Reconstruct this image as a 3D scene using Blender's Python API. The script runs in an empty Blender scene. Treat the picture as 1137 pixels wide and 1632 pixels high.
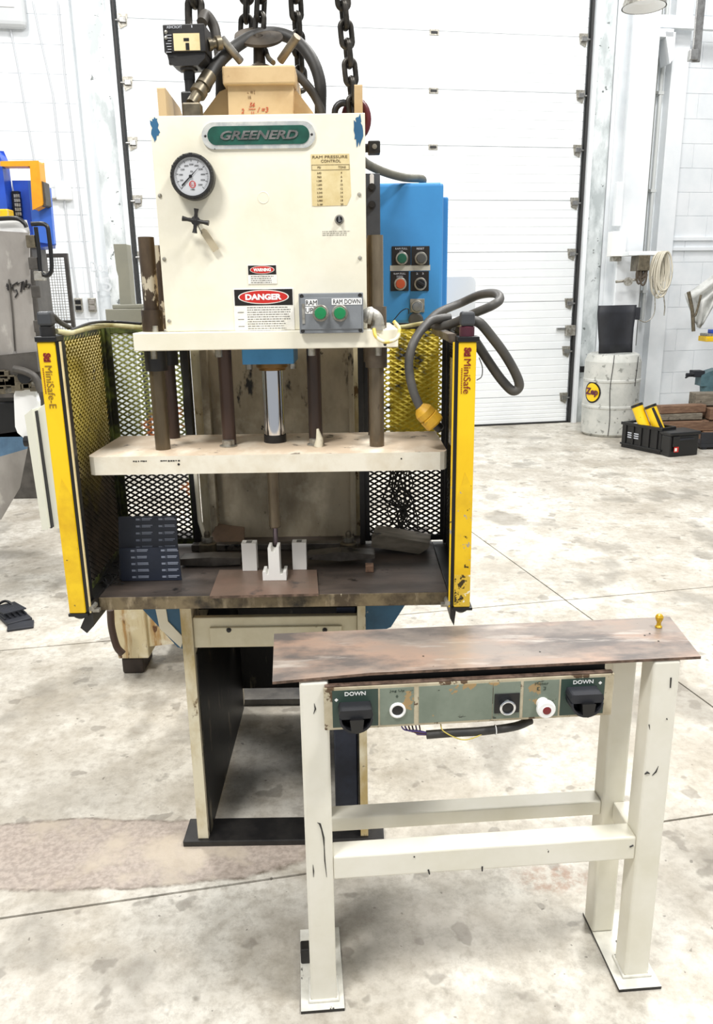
import bpy, math, random
from math import sin, cos, pi, radians, atan2, sqrt
from mathutils import Vector, Matrix
random.seed(7)
S = bpy.context.scene
COL = S.collection

# ------------------------------------------------------------------ camera
CAM_H, FPX, PITCH, ROLL = 1.55, 1250.0, radians(15.6), radians(0.88)
_F = Vector((0, cos(PITCH), -sin(PITCH))); _U = Vector((0, sin(PITCH), cos(PITCH))); _R = Vector((1, 0, 0))
_I = cos(ROLL)*_R - sin(ROLL)*_U; _J = sin(ROLL)*_R + cos(ROLL)*_U
_O = Vector((0, 0, CAM_H))
cd = bpy.data.cameras.new('camera'); cam = bpy.data.objects.new('camera', cd); COL.objects.link(cam)
cd.sensor_fit = 'VERTICAL'; cd.sensor_height = 36; cd.lens = 36*FPX/1632
cd.clip_start = .05; cd.clip_end = 60
cam.matrix_world = Matrix(((_I.x, _J.x, -_F.x, 0), (_I.y, _J.y, -_F.y, 0), (_I.z, _J.z, -_F.z, CAM_H), (0, 0, 0, 1)))
S.camera = cam
S.view_settings.view_transform = 'Standard'; S.view_settings.look = 'None'
S.view_settings.gamma = 1; S.view_settings.use_curve_mapping = False
S.view_settings.exposure = 0.14

# ------------------------------------------------------------------ light
w = bpy.data.worlds.new('hall_light'); S.world = w; w.use_nodes = True
w.node_tree.nodes['Background'].inputs[0].default_value = (.93, .96, 1, 1)
w.node_tree.nodes['Background'].inputs[1].default_value = .46
def area(x, y, z, sx, sy, e, col=(1, .985, .96), tgt=None):
    l = bpy.data.lights.new('high_bay_lamp', 'AREA'); l.shape = 'RECTANGLE'; l.size = sx; l.size_y = sy
    l.energy = e; l.color = col
    o = bpy.data.objects.new('high_bay_lamp', l); COL.objects.link(o); o.location = (x, y, z)
    if tgt: o.rotation_euler = (Vector(tgt) - Vector((x, y, z))).to_track_quat('-Z', 'Y').to_euler()
    return o
area(-1.9, -0.6, 5.4, 1.3, .5, 190, tgt=(-.2, 2, .6))
area(2.4, 0.6, 5.6, 1.3, .5, 210, tgt=(0, 2, .6))
area(1.6, 4.4, 6.2, 1.4, .6, 200, tgt=(.6, 3.6, 0))
area(-2.6, 5.2, 6.2, 1.4, .6, 190, tgt=(-1.4, 5, 0))
area(2.9, 7.0, 6.2, 1.6, .6, 105, tgt=(2.0, 9, 1.5))

# ------------------------------------------------------------------ pixel to place helpers (used to find real positions)
def _d(x, y): return _I*(x-568.5) + _J*(816-y) + _F*FPX
def PY(x, y, Y): d = _d(x, y); return _O + d*(Y/d.y)
def PZ(x, y, z=0): d = _d(x, y); return _O + d*((z-CAM_H)/d.z)
WA = radians(10); WU = Vector((cos(WA), sin(WA), 0)); WN = Vector((sin(WA), -cos(WA), 0)); W0 = Vector((2.0, 9.33, 0))
def PW(x, y, n=0):
    d = _d(x, y); t = ((W0 + WN*n - _O).dot(WN))/d.dot(WN); p = _O + d*t - W0
    return p.dot(WU), p.z
TW = Matrix.Translation(W0) @ Matrix(((WU.x, -WN.x, 0, 0), (WU.y, -WN.y, 0, 0), (0, 0, 1, 0), (0, 0, 0, 1)))  # local (u, depth behind wall, z)

# ------------------------------------------------------------------ materials
def hx(s):
    v = [int(s[i:i+2], 16)/255 for i in (1, 3, 5)]
    return tuple((c/12.92 if c <= .04045 else ((c+.055)/1.055)**2.4) for c in v) + (1,)
MATS = {}
def mat(name, col, rough=.5, metal=0, var=None, spots=None, spots2=None, bump=None, trans=0, emit=None, coat=0, alpha=None, zmix=None):
    """var=(colour, scale, lo, hi[, stretch]); spots=(colour, scale, threshold, softness[, stretch])"""
    if name in MATS: return MATS[name]
    m = bpy.data.materials.new(name); m.use_nodes = True; N = m.node_tree.nodes; L = m.node_tree.links
    b = N['Principled BSDF']; b.inputs['Roughness'].default_value = rough; b.inputs['Metallic'].default_value = metal
    b.inputs['Coat Weight'].default_value = coat
    if trans: b.inputs['Transmission Weight'].default_value = trans
    if alpha: b.inputs['Alpha'].default_value = alpha
    geo = N.new('ShaderNodeNewGeometry')
    def noise(scale, stretch=None, detail=6, off=0):
        mp = N.new('ShaderNodeMapping'); L.new(geo.outputs['Position'], mp.inputs[0])
        mp.inputs['Location'].default_value = (off, off*.7, off*1.3)
        if stretch: mp.inputs['Scale'].default_value = stretch
        n = N.new('ShaderNodeTexNoise'); n.inputs['Scale'].default_value = scale; n.inputs['Detail'].default_value = detail
        n.inputs['Roughness'].default_value = .62
        L.new(mp.outputs[0], n.inputs['Vector']); return n.outputs['Fac']
    def ramp(fac, lo, hi):
        r = N.new('ShaderNodeMapRange'); r.inputs[1].default_value = lo; r.inputs[2].default_value = hi
        L.new(fac, r.inputs[0]); return r.outputs[0]
    def mix(fac, a, bb):
        x = N.new('ShaderNodeMix'); x.data_type = 'RGBA'; L.new(fac, x.inputs[0])
        if isinstance(a, tuple): x.inputs[6].default_value = a
        else: L.new(a, x.inputs[6])
        if isinstance(bb, tuple): x.inputs[7].default_value = bb
        else: L.new(bb, x.inputs[7])
        return x.outputs[2]
    c = hx(col)
    if var:
        vs = var if isinstance(var[0], tuple) else (var,)
        for k, v in enumerate(vs):
            c = mix(ramp(noise(v[1], v[4] if len(v) > 4 else None, off=3.1*k), v[2], v[3]), c, hx(v[0]))
    if zmix:   # a coat of paint that only covers part of the height
        sp = N.new('ShaderNodeSeparateXYZ'); L.new(geo.outputs['Position'], sp.inputs[0])
        ad = N.new('ShaderNodeMath'); ad.operation = 'MULTIPLY_ADD'; ad.inputs[1].default_value = .45; L.new(noise(6), ad.inputs[0]); L.new(sp.outputs[2], ad.inputs[2])
        c = mix(ramp(ad.outputs[0], zmix[1]+.22, zmix[2]+.22), c, hx(zmix[0]))
    for k, s in enumerate((spots, spots2)):
        if s: c = mix(ramp(noise(s[1], s[4] if len(s) > 4 else None, 8, off=11+k*5), s[2], s[2]+s[3]), c, hx(s[0]))
    if isinstance(c, tuple): b.inputs['Base Color'].default_value = c
    else: L.new(c, b.inputs['Base Color'])
    if bump:
        bm = N.new('ShaderNodeBump'); bm.inputs['Strength'].default_value = bump[1]; bm.inputs['Distance'].default_value = bump[2] if len(bump) > 2 else .002
        L.new(noise(bump[0]), bm.inputs['Height']); L.new(bm.outputs[0], b.inputs['Normal'])
    if emit: b.inputs['Emission Color'].default_value = hx(col); b.inputs['Emission Strength'].default_value = emit
    MATS[name] = m; return m

cream = mat('cream_paint', '#efead8', .42, var=('#e2dcc4', 5, .42, .75), spots=('#3a352b', 38, .735, .01), bump=(60, .15))
creamw = mat('cream_paint_worn', '#e6e0cc', .5, var=('#cfc7ad', 9, .4, .7), spots=('#4a4237', 26, .66, .02), spots2=('#8c7c60', 11, .62, .12), bump=(80, .3))
platenm = mat('cream_paint_platen', '#e9e3d2', .5, var=('#d8cdb6', 12, .42, .7), spots=('#5a5044', 40, .70, .02), bump=(60, .2))
platetop = mat('dusty_plate_top', '#cbb8a0', .65, var=('#e4dac8', 8, .45, .62, (1, .5, 1)), spots=('#6d6255', 18, .62, .06), bump=(60, .2))
tan = mat('tan_primer', '#cbb084', .5, var=('#b5966a', 7, .42, .7), spots=('#8a6a45', 22, .66, .05), bump=(50, .2))
dirtycream = mat('oily_cream_paint', '#b9ae97', .5, var=(('#857a66', 5, .45, .66, (1, 1, .45)), ('#c9c0aa', 9, .5, .75)), spots=('#1d1a17', 13, .575, .06, (1.2, 1, .5)), spots2=('#2a251f', 40, .66, .03), bump=(50, .3))
black_oil = mat('oil_blackened_steel', '#12110f', .45, var=('#231f1a', 12, .4, .7, (1, 1, .4)), spots=('#6d6552', 17, .60, .06, (1.5, 1, .3)), bump=(50, .3))
blackp = mat('black_painted_steel', '#1b1a1a', .4, var=('#2c2a28', 20, .4, .7), bump=(60, .2))
greenblk = mat('black_frame_green_overspray', '#24261a', .5, var=('#77843a', 14, .45, .7), bump=(60, .2))
oliverod = mat('olive_brown_rod', '#665a46', .3, .35, var=('#453a2c', 12, .4, .7, (1, 1, .25)), spots=('#8d8066', 15, .62, .08, (1, 1, .4)))
chipedge = mat('chipped_cream_edge', '#ddd5bb', .55, var=('#b59f6c', 8, .42, .62, (1, 1, .5)), spots=('#6b5433', 19, .61, .04, (1, 1, .5)), spots2=('#2a241c', 26, .67, .03), bump=(60, .4))
darkrod = mat('dark_rusty_rod', '#43372c', .38, .35, var=('#6e5d49', 14, .4, .7, (1, 1, .3)), spots=('#d6cab0', 13, .535, .02, (1.4, 1, .6)), bump=(60, .2))
redrod = mat('brown_rod', '#4d3c34', .35, .3, var=('#38302b', 16, .4, .7, (1, 1, .2)), bump=(40, .1))
steelrod = mat('worn_rod_steel', '#8d806b', .25, .4, var=('#5f5342', 12, .4, .7, (1, 1, .25)), spots=('#2c241c', 20, .62, .06, (1, 1, .3)))
chrome = mat('chrome', '#dcdee2', .12, 1)
steel = mat('bare_steel', '#a8a8a6', .32, .9, var=('#7d7b78', 20, .4, .7))
zinc = mat('zinc_hardware', '#b9b6ad', .4, .7, var=('#8d887c', 40, .4, .6))
chainm = mat('chain_steel', '#35332f', .42, .75, var=('#57534d', 30, .4, .7), bump=(90, .3))
tablefront = mat('oily_table_edge', '#77694f', .5, .1, var=(('#4a3e2e', 14, .42, .6), ('#a09176', 30, .54, .68, (1, 1, .3))), spots=('#1c1813', 9, .50, .14), spots2=('#c9bfa4', 42, .68, .02, (2, 1, .5)), bump=(50, .5))
tabletop = mat('dark_table_top', '#4b443f', .42, .4, var=('#6e625a', 6, .42, .7, (.6, 2, 1)), spots=('#201d1a', 16, .6, .1), bump=(50, .2))
rustplate = mat('mill_scale_plate', '#7f6d60', .4, .45, var=('#92786a', 8, .4, .7), spots=('#5d5450', 14, .6, .1))
bluecab = mat('blue_paint', '#3f8cc8', .38, var=('#3a82bd', 5, .4, .7), spots=('#2c5876', 40, .74, .02), bump=(50, .1))
blueold = mat('old_blue_paint', '#2f6488', .45, var=('#24506f', 8, .4, .7), spots=('#d8d2be', 9, .66, .01))
yel = mat('yellow_housing', '#f5cd18', .35, var=('#eec011', 6, .4, .7), spots=('#5b4a12', 55, .70, .01), bump=(60, .05))
yelworn = mat('yellow_housing_worn', '#efc51a', .4, var=('#d8ac18', 12, .4, .7), spots=('#a8a090', 38, .62, .02), spots2=('#4a3b10', 60, .66, .01))
yelplug = mat('yellow_plug_rubber', '#d9a82c', .5, var=('#a87b20', 22, .4, .7), spots=('#5a4418', 30, .66, .05))
yelsheet = mat('yellow_backing', '#f7e043', .5, var=('#dcc02c', 14, .4, .7), spots=('#4e431a', 12, .62, .03))
meshblk = mat('black_expanded_metal', '#181613', .45, .2, var=('#34302a', 30, .4, .7))
meshyel = mat('overspray_expanded_metal', '#4a3f33', .45, .2, var=('#2c2722', 12, .42, .62), zmix=('#a08f3a', 1.05, 1.25), spots=('#2a241a', 12, .60, .12))
meshgrn = mat('green_overspray_metal', '#1d1b17', .5, .1, zmix=('#7f8240', 1.08, 1.2), spots=('#b4662c', 7, .60, .05))
meshyel2 = mat('yellow_overspray_black_metal', '#1b1916', .5, .1, zmix=('#d8c23a', 1.13, 1.2), spots=('#1f1d17', 14, .55, .1))
rubber = mat('black_rubber_hose', '#2b2a28', .55, var=('#3c3a36', 20, .4, .7), bump=(120, .2))
cable = mat('grey_cable_jacket', '#454442', .5, var=('#57544f', 20, .4, .7))
fitting = mat('dirty_fitting', '#5f584a', .4, .6, var=('#847a66', 25, .4, .7))
blk = mat('black_plastic', '#151516', .35)
blkm = mat('matte_black', '#1d1e22', .6, var=('#2a2c33', 4, .4, .7))
white = mat('white_plastic', '#f4f4f2', .4)
gboxm = mat('grey_cast_box', '#84888c', .45, var=('#74787c', 12, .4, .7), bump=(150, .1))
green = mat('green_lens', '#0d8048', .15, coat=.6)
dgreen = mat('dark_green_button', '#1f5c46', .3)
orange = mat('orange_button', '#b5502a', .35)
red = mat('sign_red', '#c4271f', .45)
dred = mat('dark_red_print', '#7d1d18', .5)
signblk = mat('sign_black', '#17120f', .5)
signwht = mat('sign_white', '#f1eee6', .5, var=('#dcd8cc', 30, .5, .7))
greyprint = mat('grey_print', '#6f6d68', .6)
lightprint = mat('pale_print', '#c9ccd4', .5)
labeltan = mat('aged_label', '#e0cf9f', .5, var=('#cfba84', 25, .4, .7))
brownprint = mat('brown_print', '#5d4a2c', .6)
npgreen = mat('nameplate_green', '#165445', .4, var=('#0f3f34', 30, .4, .7))
npletter = mat('nameplate_letter', '#8f8d8a', .35, .5, var=('#6c6a68', 60, .4, .6))
standp = mat('stand_cream_paint', '#e9e6da', .4, var=('#dcd8c6', 4, .4, .7), spots=('#3b3730', 17, .715, .01, (1, 1, .6)), bump=(50, .12))
footp = mat('stand_foot_paint', '#e6e4da', .45, var=('#c9c6ba', 20, .4, .7), spots=('#2a2723', 22, .62, .02, (1, .5, 1)))
sheetm = mat('rusty_sheet_top', '#a0958c', .33, .35, var=(('#b89c8a', 4, .42, .62, (.8, 2.2, 1)), ('#77706c', 5, .48, .62, (.8, 1.6, 1))), spots=('#c8bfb5', 7, .58, .12, (.6, 3, 1)), spots2=('#55463c', 60, .69, .02), bump=(70, .08))
sheetedge = mat('rusty_edge', '#7c6658', .5, .3, var=('#4c3d33', 40, .4, .6))
panelgreen = mat('sage_label_plate', '#808a7c', .5, var=('#6f7a6c', 12, .4, .7), spots=('#a58a60', 15, .605, .01), spots2=('#454a40', 26, .655, .015, (1, 1, 2.5)))
panelrust = mat('chipped_panel_rim', '#c4baa0', .5, var=('#a5977b', 18, .4, .7), spots=('#5b4631', 24, .56, .03), bump=(60, .3))
dkgreen = mat('dark_green_label', '#34473f', .45, spots=('#a88c5c', 22, .68, .01))
gapshade = mat('gap_shade_black', '#0c0b0a', .7)  # near-black that paints the shade inside gaps
wallw = mat('white_wall_paint', '#eef1f3', .5, var=('#e3e8eb', 3, .4, .7), spots=('#c2c6c8', 20, .74, .03), bump=(40, .15))
doorw = mat('white_door_steel', '#eef1f2', .38, var=('#e6eaec', 2, .4, .7))
jambm = mat('weathered_galvanised', '#b9bfbf', .5, .2, var=('#e6eaea', 6, .4, .6, (1, 1, .5)), spots=('#6f7473', 14, .64, .03))
gasket = mat('black_gasket', '#2a2a2a', .6)
concretebase = mat('joint_dark', '#55534e', .9)
greymach = mat('stained_grey_tub', '#a39e98', .45, .1, var=('#8b8680', 4, .4, .65, (1, 1, .5)), spots=('#c2beb6', 9, .6, .1, (1, 1, .4)), bump=(30, .1))
greymach2 = mat('dark_stained_metal', '#57534e', .5, .2, var=('#3b3834', 9, .4, .7), bump=(30, .2))
creamcab = mat('pale_enclosure', '#dcdccd', .45)
bluemach = mat('bright_blue_paint', '#2a55c6', .35, var=('#2148b0', 4, .4, .7))
orangem = mat('orange_yellow_arm', '#eaa51d', .4, var=('#d88f18', 8, .4, .7))
pedm = mat('pedestal_grey', '#86867a', .55, var=('#929182', 8, .4, .7))
drumm = mat('scuffed_white_drum', '#c9c9c2', .45, var=('#b2b4ae', 6, .4, .7), spots=('#8a8b85', 14, .6, .04), spots2=('#504c44', 40, .7, .02), bump=(20, .1))
wood = mat('old_wood', '#6e5240', .7, var=('#8f7158', 9, .4, .7, (1, 6, 6)), spots=('#3b2a20', 14, .62, .08), bump=(60, .4))
wood2 = mat('weathered_grey_wood', '#6d6558', .7, var=('#8a8273', 10, .4, .65, (1, 5, 5)), spots=('#2f2a24', 18, .62, .08), bump=(60, .5))
vblock = mat('white_filament_plastic', '#f0efea', .45)
rustcol = mat('rust_streaked_cream', '#d6c8a2', .55, var=(('#b08a55', 9, .45, .62, (3, 1, .4)), ('#e6dec6', 12, .52, .7)), spots=('#5f3c20', 22, .6, .05, (2, 1, .5)), bump=(60, .4))
navy = mat('navy_label_stock', '#1d2433', .3, var=('#2a3040', 9, .4, .7))
navy2 = mat('charcoal_label_stock', '#33363f', .35, var=('#3c404a', 9, .4, .7))
clear = mat('grey_document_film', '#6c6862', .25, var=('#8f8a80', 12, .4, .6))
handred = mat('red_marker', '#c2502f', .6)
handblk = mat('black_marker', '#2c2a2a', .6)
faint = mat('faint_pencil', '#cfd3d6', .6)
purple = mat('violet_wire', '#5a4a8c', .4); wirey = mat('yellow_wire', '#c9b65a', .4); wirebr = mat('brown_wire', '#6b4a3c', .4)
bluevise = mat('vise_teal_paint', '#5e7d85', .45, var=('#4a666d', 14, .4, .7))
brass = mat('oily_bronze', '#8b6a3c', .4, .6, var=('#6a4d2a', 20, .4, .7))
clothm = mat('pale_cloth', '#cfd0cc', .8, var=('#b4b5b1', 12, .4, .7))
redhook = mat('red_hook_paint', '#5a1a1f', .35)
maroon = mat('maroon_collar', '#4b1f2c', .4)

# floor: trowelled concrete with stains, a worn pinkish patch, cracks and a painted stand shadow
def floor_mat():
    m = bpy.data.materials.new('trowelled_concrete'); m.use_nodes = True; N = m.node_tree.nodes; L = m.node_tree.links
    b = N['Principled BSDF']; geo = N.new('ShaderNodeNewGeometry')
    def noise(sc, det=8, st=None, off=0, rough=.6):
        mp = N.new('ShaderNodeMapping'); L.new(geo.outputs['Position'], mp.inputs[0]); mp.inputs['Location'].default_value = (off, off*1.7, 0)
        if st: mp.inputs['Scale'].default_value = st
        n = N.new('ShaderNodeTexNoise'); n.inputs['Scale'].default_value = sc; n.inputs['Detail'].default_value = det
        n.inputs['Roughness'].default_value = rough; L.new(mp.outputs[0], n.inputs['Vector']); return n.outputs['Fac']
    def ramp(f, lo, hi, a=0, bb=1):
        r = N.new('ShaderNodeMapRange'); r.inputs[1].default_value = lo; r.inputs[2].default_value = hi
        r.inputs[3].default_value = a; r.inputs[4].default_value = bb; L.new(f, r.inputs[0]); return r.outputs[0]
    def mix(f, a, bb):
        x = N.new('ShaderNodeMix'); x.data_type = 'RGBA'; L.new(f, x.inputs[0])
        for k, v in ((6, a), (7, bb)):
            if isinstance(v, tuple): x.inputs[k].default_value = v
            else: L.new(v, x.inputs[k])
        return x.outputs[2]
    def mul(a, bb, op='MULTIPLY'):
        x = N.new('ShaderNodeMath'); x.operation = op
        for k, v in ((0, a), (1, bb)):
            if isinstance(v, (int, float)): x.inputs[k].default_value = v
            else: L.new(v, x.inputs[k])
        return x.outputs[0]
    c = mix(ramp(noise(1.3, 9), .36, .64), hx('#ebe7dc'), hx('#b6afa2'))
    c = mix(ramp(noise(5.5, 10, off=5, rough=.7), .42, .68, 0, .85), c, hx('#a59c8c'))
    c = mix(ramp(noise(28, 10, off=9, rough=.75), .46, .66, 0, .55), c, hx('#8f8678'))
    # dark blotchy stains
    c = mix(ramp(noise(2.3, 4, (1, .7, 1), 21, .5), .57, .64, 0, .6), c, hx('#827c71'))
    c = mix(ramp(noise(9, 3, None, 33, .45), .635, .665, 0, .55), c, hx('#7d766b'))
    c = mix(ramp(noise(46, 2, None, 41, .4), .73, .75, 0, .6), c, hx('#5f594f'))
    # worn patch, lower left: elliptical mask with ragged rim
    sep = N.new('ShaderNodeSeparateXYZ'); L.new(geo.outputs['Position'], sep.inputs[0])
    ragged = mul(noise(5, 8, None, 55, .65), .55)
    def ell(cx, cy, rx, ry):
        dx = mul(mul(sep.outputs[0], cx, 'SUBTRACT'), rx, 'DIVIDE'); dy = mul(mul(sep.outputs[1], cy, 'SUBTRACT'), ry, 'DIVIDE')
        d = mul(mul(dx, dx), mul(dy, dy), 'ADD'); return mul(mul(d, .5, 'POWER'), ragged, 'ADD')
    ctr = PZ(150, 1358)
    e = ell(ctr.x, ctr.y, .66, .150)
    patch = ramp(e, 1.22, 1.30, 1, 0)
    pc = mix(ramp(noise(60, 6, None, 60), .4, .6), hx('#b3a499'), hx('#94867c'))
    pc = mix(ramp(noise(5, 4, None, 66), .5, .62), pc, hx('#b9ab99'))
    c = mix(mul(patch, .8), c, pc)
    rim = mul(ramp(e, 1.19, 1.25, 0, 1), ramp(e, 1.25, 1.31, 1, 0))
    c = mix(mul(rim, ramp(noise(30, 4), .4, .6, .2, .9)), c, hx('#6a5f52'))
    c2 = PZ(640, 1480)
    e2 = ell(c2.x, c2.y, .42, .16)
    c = mix(ramp(e2, .7, 1.3, .5, 0), c, hx('#837b70'))  # stain under the stand, with its shadow painted into the floor colour
    c3 = PZ(880, 1400)
    e3 = ell(c3.x, c3.y, .14, .07)
    c = mix(mul(ramp(e3, .8, 1.25, .6, 0), ramp(noise(40, 5, None, 3), .42, .6)), c, hx('#a07a62'))
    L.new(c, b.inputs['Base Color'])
    L.new(ramp(noise(4, 6, None, 15), .35, .7, .34, .62), b.inputs['Roughness'])
    bm = N.new('ShaderNodeBump'); bm.inputs['Strength'].default_value = .35; bm.inputs['Distance'].default_value = .003
    L.new(mul(noise(70, 6), mul(e, 0.0), 'ADD'), bm.inputs['Height']); L.new(bm.outputs[0], b.inputs['Normal'])
    return m
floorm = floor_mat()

# ------------------------------------------------------------------ mesh builder
ORG = {}
class B:
    def __init__(s, T=None): s.v = []; s.f = []; s.m = []; s.s = []; s.T = T or Matrix()
    def add(s, vs, fs, mi=0, smooth=False):
        n = len(s.v); s.v += [s.T @ Vector(v) for v in vs]
        for k, f in enumerate(fs):
            s.f.append([n+i for i in f]); s.m.append(mi); s.s.append(smooth if isinstance(smooth, bool) else smooth[k])
        return s
    def box(s, x0, x1, y0, y1, z0, z1, mi=0, R=None):
        vs = [Vector((x, y, z)) for x in (x0, x1) for y in (y0, y1) for z in (z0, z1)]
        if R: vs = [R @ v for v in vs]
        return s.add(vs, [(0, 1, 3, 2), (4, 6, 7, 5), (0, 4, 5, 1), (2, 3, 7, 6), (0, 2, 6, 4), (1, 5, 7, 3)], mi)
    def prism(s, pts, axis, a, b, mi=0, mi_ends=None, smooth=False):
        """polygon pts (2D) extruded along axis between a and b. axis x: (y,z); y: (x,z); z: (x,y)"""
        def P(p, t): return {'x': (t, p[0], p[1]), 'y': (p[0], t, p[1]), 'z': (p[0], p[1], t)}[axis]
        n = len(pts); vs = [P(p, a) for p in pts] + [P(p, b) for p in pts]
        s.add(vs, [(i, (i+1) % n, n+(i+1) % n, n+i) for i in range(n)], mi, smooth)
        e = mi if mi_ends is None else mi_ends
        ends = e if isinstance(e, tuple) else (e, e)
        s.add(vs[:n], [tuple(range(n))[::-1]], ends[0]); s.add(vs[n:], [tuple(range(n))], ends[1])
        return s
    def tube(s, pts, r, seg=10, mi=0, closed=False, caps=True):
        pts = [Vector(p) for p in pts]; n = len(pts); rr = r if isinstance(r, (list, tuple)) else [r]*n
        up = None; vs = []
        for i, p in enumerate(pts):
            if closed: t = (pts[(i+1) % n] - pts[i-1])
            else: t = pts[min(i+1, n-1)] - pts[max(i-1, 0)]
            t.normalize()
            if up is None: up = Vector((0, 0, 1)) if abs(t.z) < .9 else Vector((1, 0, 0))
            up = (up - t*up.dot(t)).normalized(); sd = t.cross(up)
            for k in range(seg):
                a = 2*pi*k/seg; vs.append(p + (up*cos(a) + sd*sin(a))*rr[i])
        fs = []
        for i in range(n if closed else n-1):
            for k in range(seg):
                a = i*seg+k; b_ = i*seg+(k+1) % seg; c = ((i+1) % n)*seg+(k+1) % seg; d = ((i+1) % n)*seg+k
                fs.append((a, d, c, b_))
        s.add(vs, fs, mi, True)
        if caps and not closed:
            s.add(vs[:seg], [tuple(range(seg))], mi); s.add(vs[-seg:], [tuple(range(seg))[::-1]], mi)
        return s
    def cyl(s, p0, p1, r, r1=None, seg=24, mi=0):
        return s.tube([p0, p1], [r, r if r1 is None else r1], seg, mi)
    def lathe(s, prof, c, axis=(0, 0, 1), seg=28, mi=0):
        """prof: list of (radius, distance along axis[, mi])"""
        ax = Vector(axis).normalized(); u = ax.orthogonal().normalized(); w_ = ax.cross(u); c = Vector(c)
        for i in range(len(prof)-1):
            (r0, h0), (r1, h1) = prof[i][:2], prof[i+1][:2]; m_ = prof[i][2] if len(prof[i]) > 2 else mi
            vs = []
            for (r, h) in ((r0, h0), (r1, h1)):
                for k in range(seg):
                    a = 2*pi*k/seg; vs.append(c + ax*h + (u*cos(a) + w_*sin(a))*max(r, 1e-5))
            s.add(vs, [(k, (k+1) % seg, seg+(k+1) % seg, seg+k) for k in range(seg)], m_, True)
        return s
    def text(s, txt, M_, height, width=None, mi=0, depth=.0006, shear=0, space=1, align='CENTER', bold=0):
        cu = bpy.data.curves.new('t', 'FONT'); cu.body = txt; cu.size = 1; cu.extrude = .5; cu.shear = shear
        cu.align_x = align; cu.align_y = 'CENTER'; cu.resolution_u = 3; cu.offset = bold; cu.space_character = space
        o = bpy.data.objects.new('t', cu); COL.objects.link(o)
        dg = bpy.context.evaluated_depsgraph_get(); me = bpy.data.meshes.new_from_object(o.evaluated_get(dg))
        xs = [v.co.x for v in me.vertices] or [0]; ys = [v.co.y for v in me.vertices] or [0]
        wd = max(xs)-min(xs); ht = max(ys)-min(ys); k = height/max(ht, 1e-4); kx = k if width is None else width/max(wd, 1e-4)
        cx = 0 if align != 'CENTER' else (max(xs)+min(xs))/2; cy = (max(ys)+min(ys))/2
        if align == 'LEFT': cx = min(xs)
        s.add([M_ @ Vector(((v.co.x-cx)*kx, (v.co.y-cy)*k, v.co.z*depth*2)) for v in me.vertices], [tuple(p.vertices) for p in me.polygons], mi)
        bpy.data.objects.remove(o); bpy.data.curves.remove(cu); bpy.data.meshes.remove(me)
        return s
    def build(s, name, mats, parent=None, bev=0, label=None, cat=None, group=None, kind=None, origin=None, seg=2):
        me = bpy.data.meshes.new(name)
        c = Vector(origin) if origin is not None else sum(s.v, Vector())/max(1, len(s.v))
        if origin is None and parent is None: c.z = min(v.z for v in s.v)
        me.from_pydata([v-c for v in s.v], [], s.f)
        if not isinstance(mats, (list, tuple)): mats = [mats]
        for m_ in mats: me.materials.append(m_)
        me.polygons.foreach_set('material_index', s.m); me.polygons.foreach_set('use_smooth', s.s)
        me.update()
        o = bpy.data.objects.new(name, me); COL.objects.link(o)
        o.location = c - (ORG[parent.name] if parent else Vector()); o.parent = parent; ORG[o.name] = c
        if bev:
            md = o.modifiers.new('bevel', 'BEVEL'); md.width = bev; md.segments = seg; md.limit_method = 'ANGLE'; md.angle_limit = radians(35)
            md.harden_normals = False
        return tag(o, label, cat, group, kind)
def tag(o, label=None, cat=None, group=None, kind=None):
    for k, v in (('label', label), ('category', cat), ('group', group), ('kind', kind)):
        if v: o[k] = v
    return o
def empty(name, loc, label=None, cat=None, group=None, kind=None, parent=None):
    o = bpy.data.objects.new(name, None); COL.objects.link(o); o.empty_display_size = .05
    o.location = Vector(loc) - (ORG[parent.name] if parent else Vector()); o.parent = parent; ORG[o.name] = Vector(loc)
    return tag(o, label, cat, group, kind)
def inst(src, name, loc, parent=None, rot=None, scale=None, **kw):
    o = src.copy(); COL.objects.link(o); o.parent = parent
    o.location = Vector(loc) - (ORG[parent.name] if parent else Vector()); ORG[o.name] = Vector(loc)
    if rot is not None: o.rotation_euler = rot
    if scale is not None: o.scale = scale
    for k in ('label', 'category', 'group'):
        if k in o: del o[k]
    return tag(o, **kw)
def spline(pts, n=8):
    pts = [Vector(p) for p in pts]; P = [pts[0]*2-pts[1]] + pts + [pts[-1]*2-pts[-2]]; out = []
    for i in range(1, len(P)-2):
        for k in range(n):
            t = k/n; a, b_, c, d = P[i-1], P[i], P[i+1], P[i+2]
            out.append(.5*((2*b_) + (c-a)*t + (2*a-5*b_+4*c-d)*t*t + (3*b_-a-3*c+d)*t**3))
    out.append(pts[-1]); return out
def face(x, y, z, rot=0):  # matrix for lettering facing the camera side (-Y)
    return Matrix.Translation((x, y, z)) @ Matrix.Rotation(rot, 4, 'Y') @ Matrix.Rotation(pi/2, 4, 'X')
def pxs(pts): return spline([PY(a, b_, c) for a, b_, c in pts])

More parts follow.
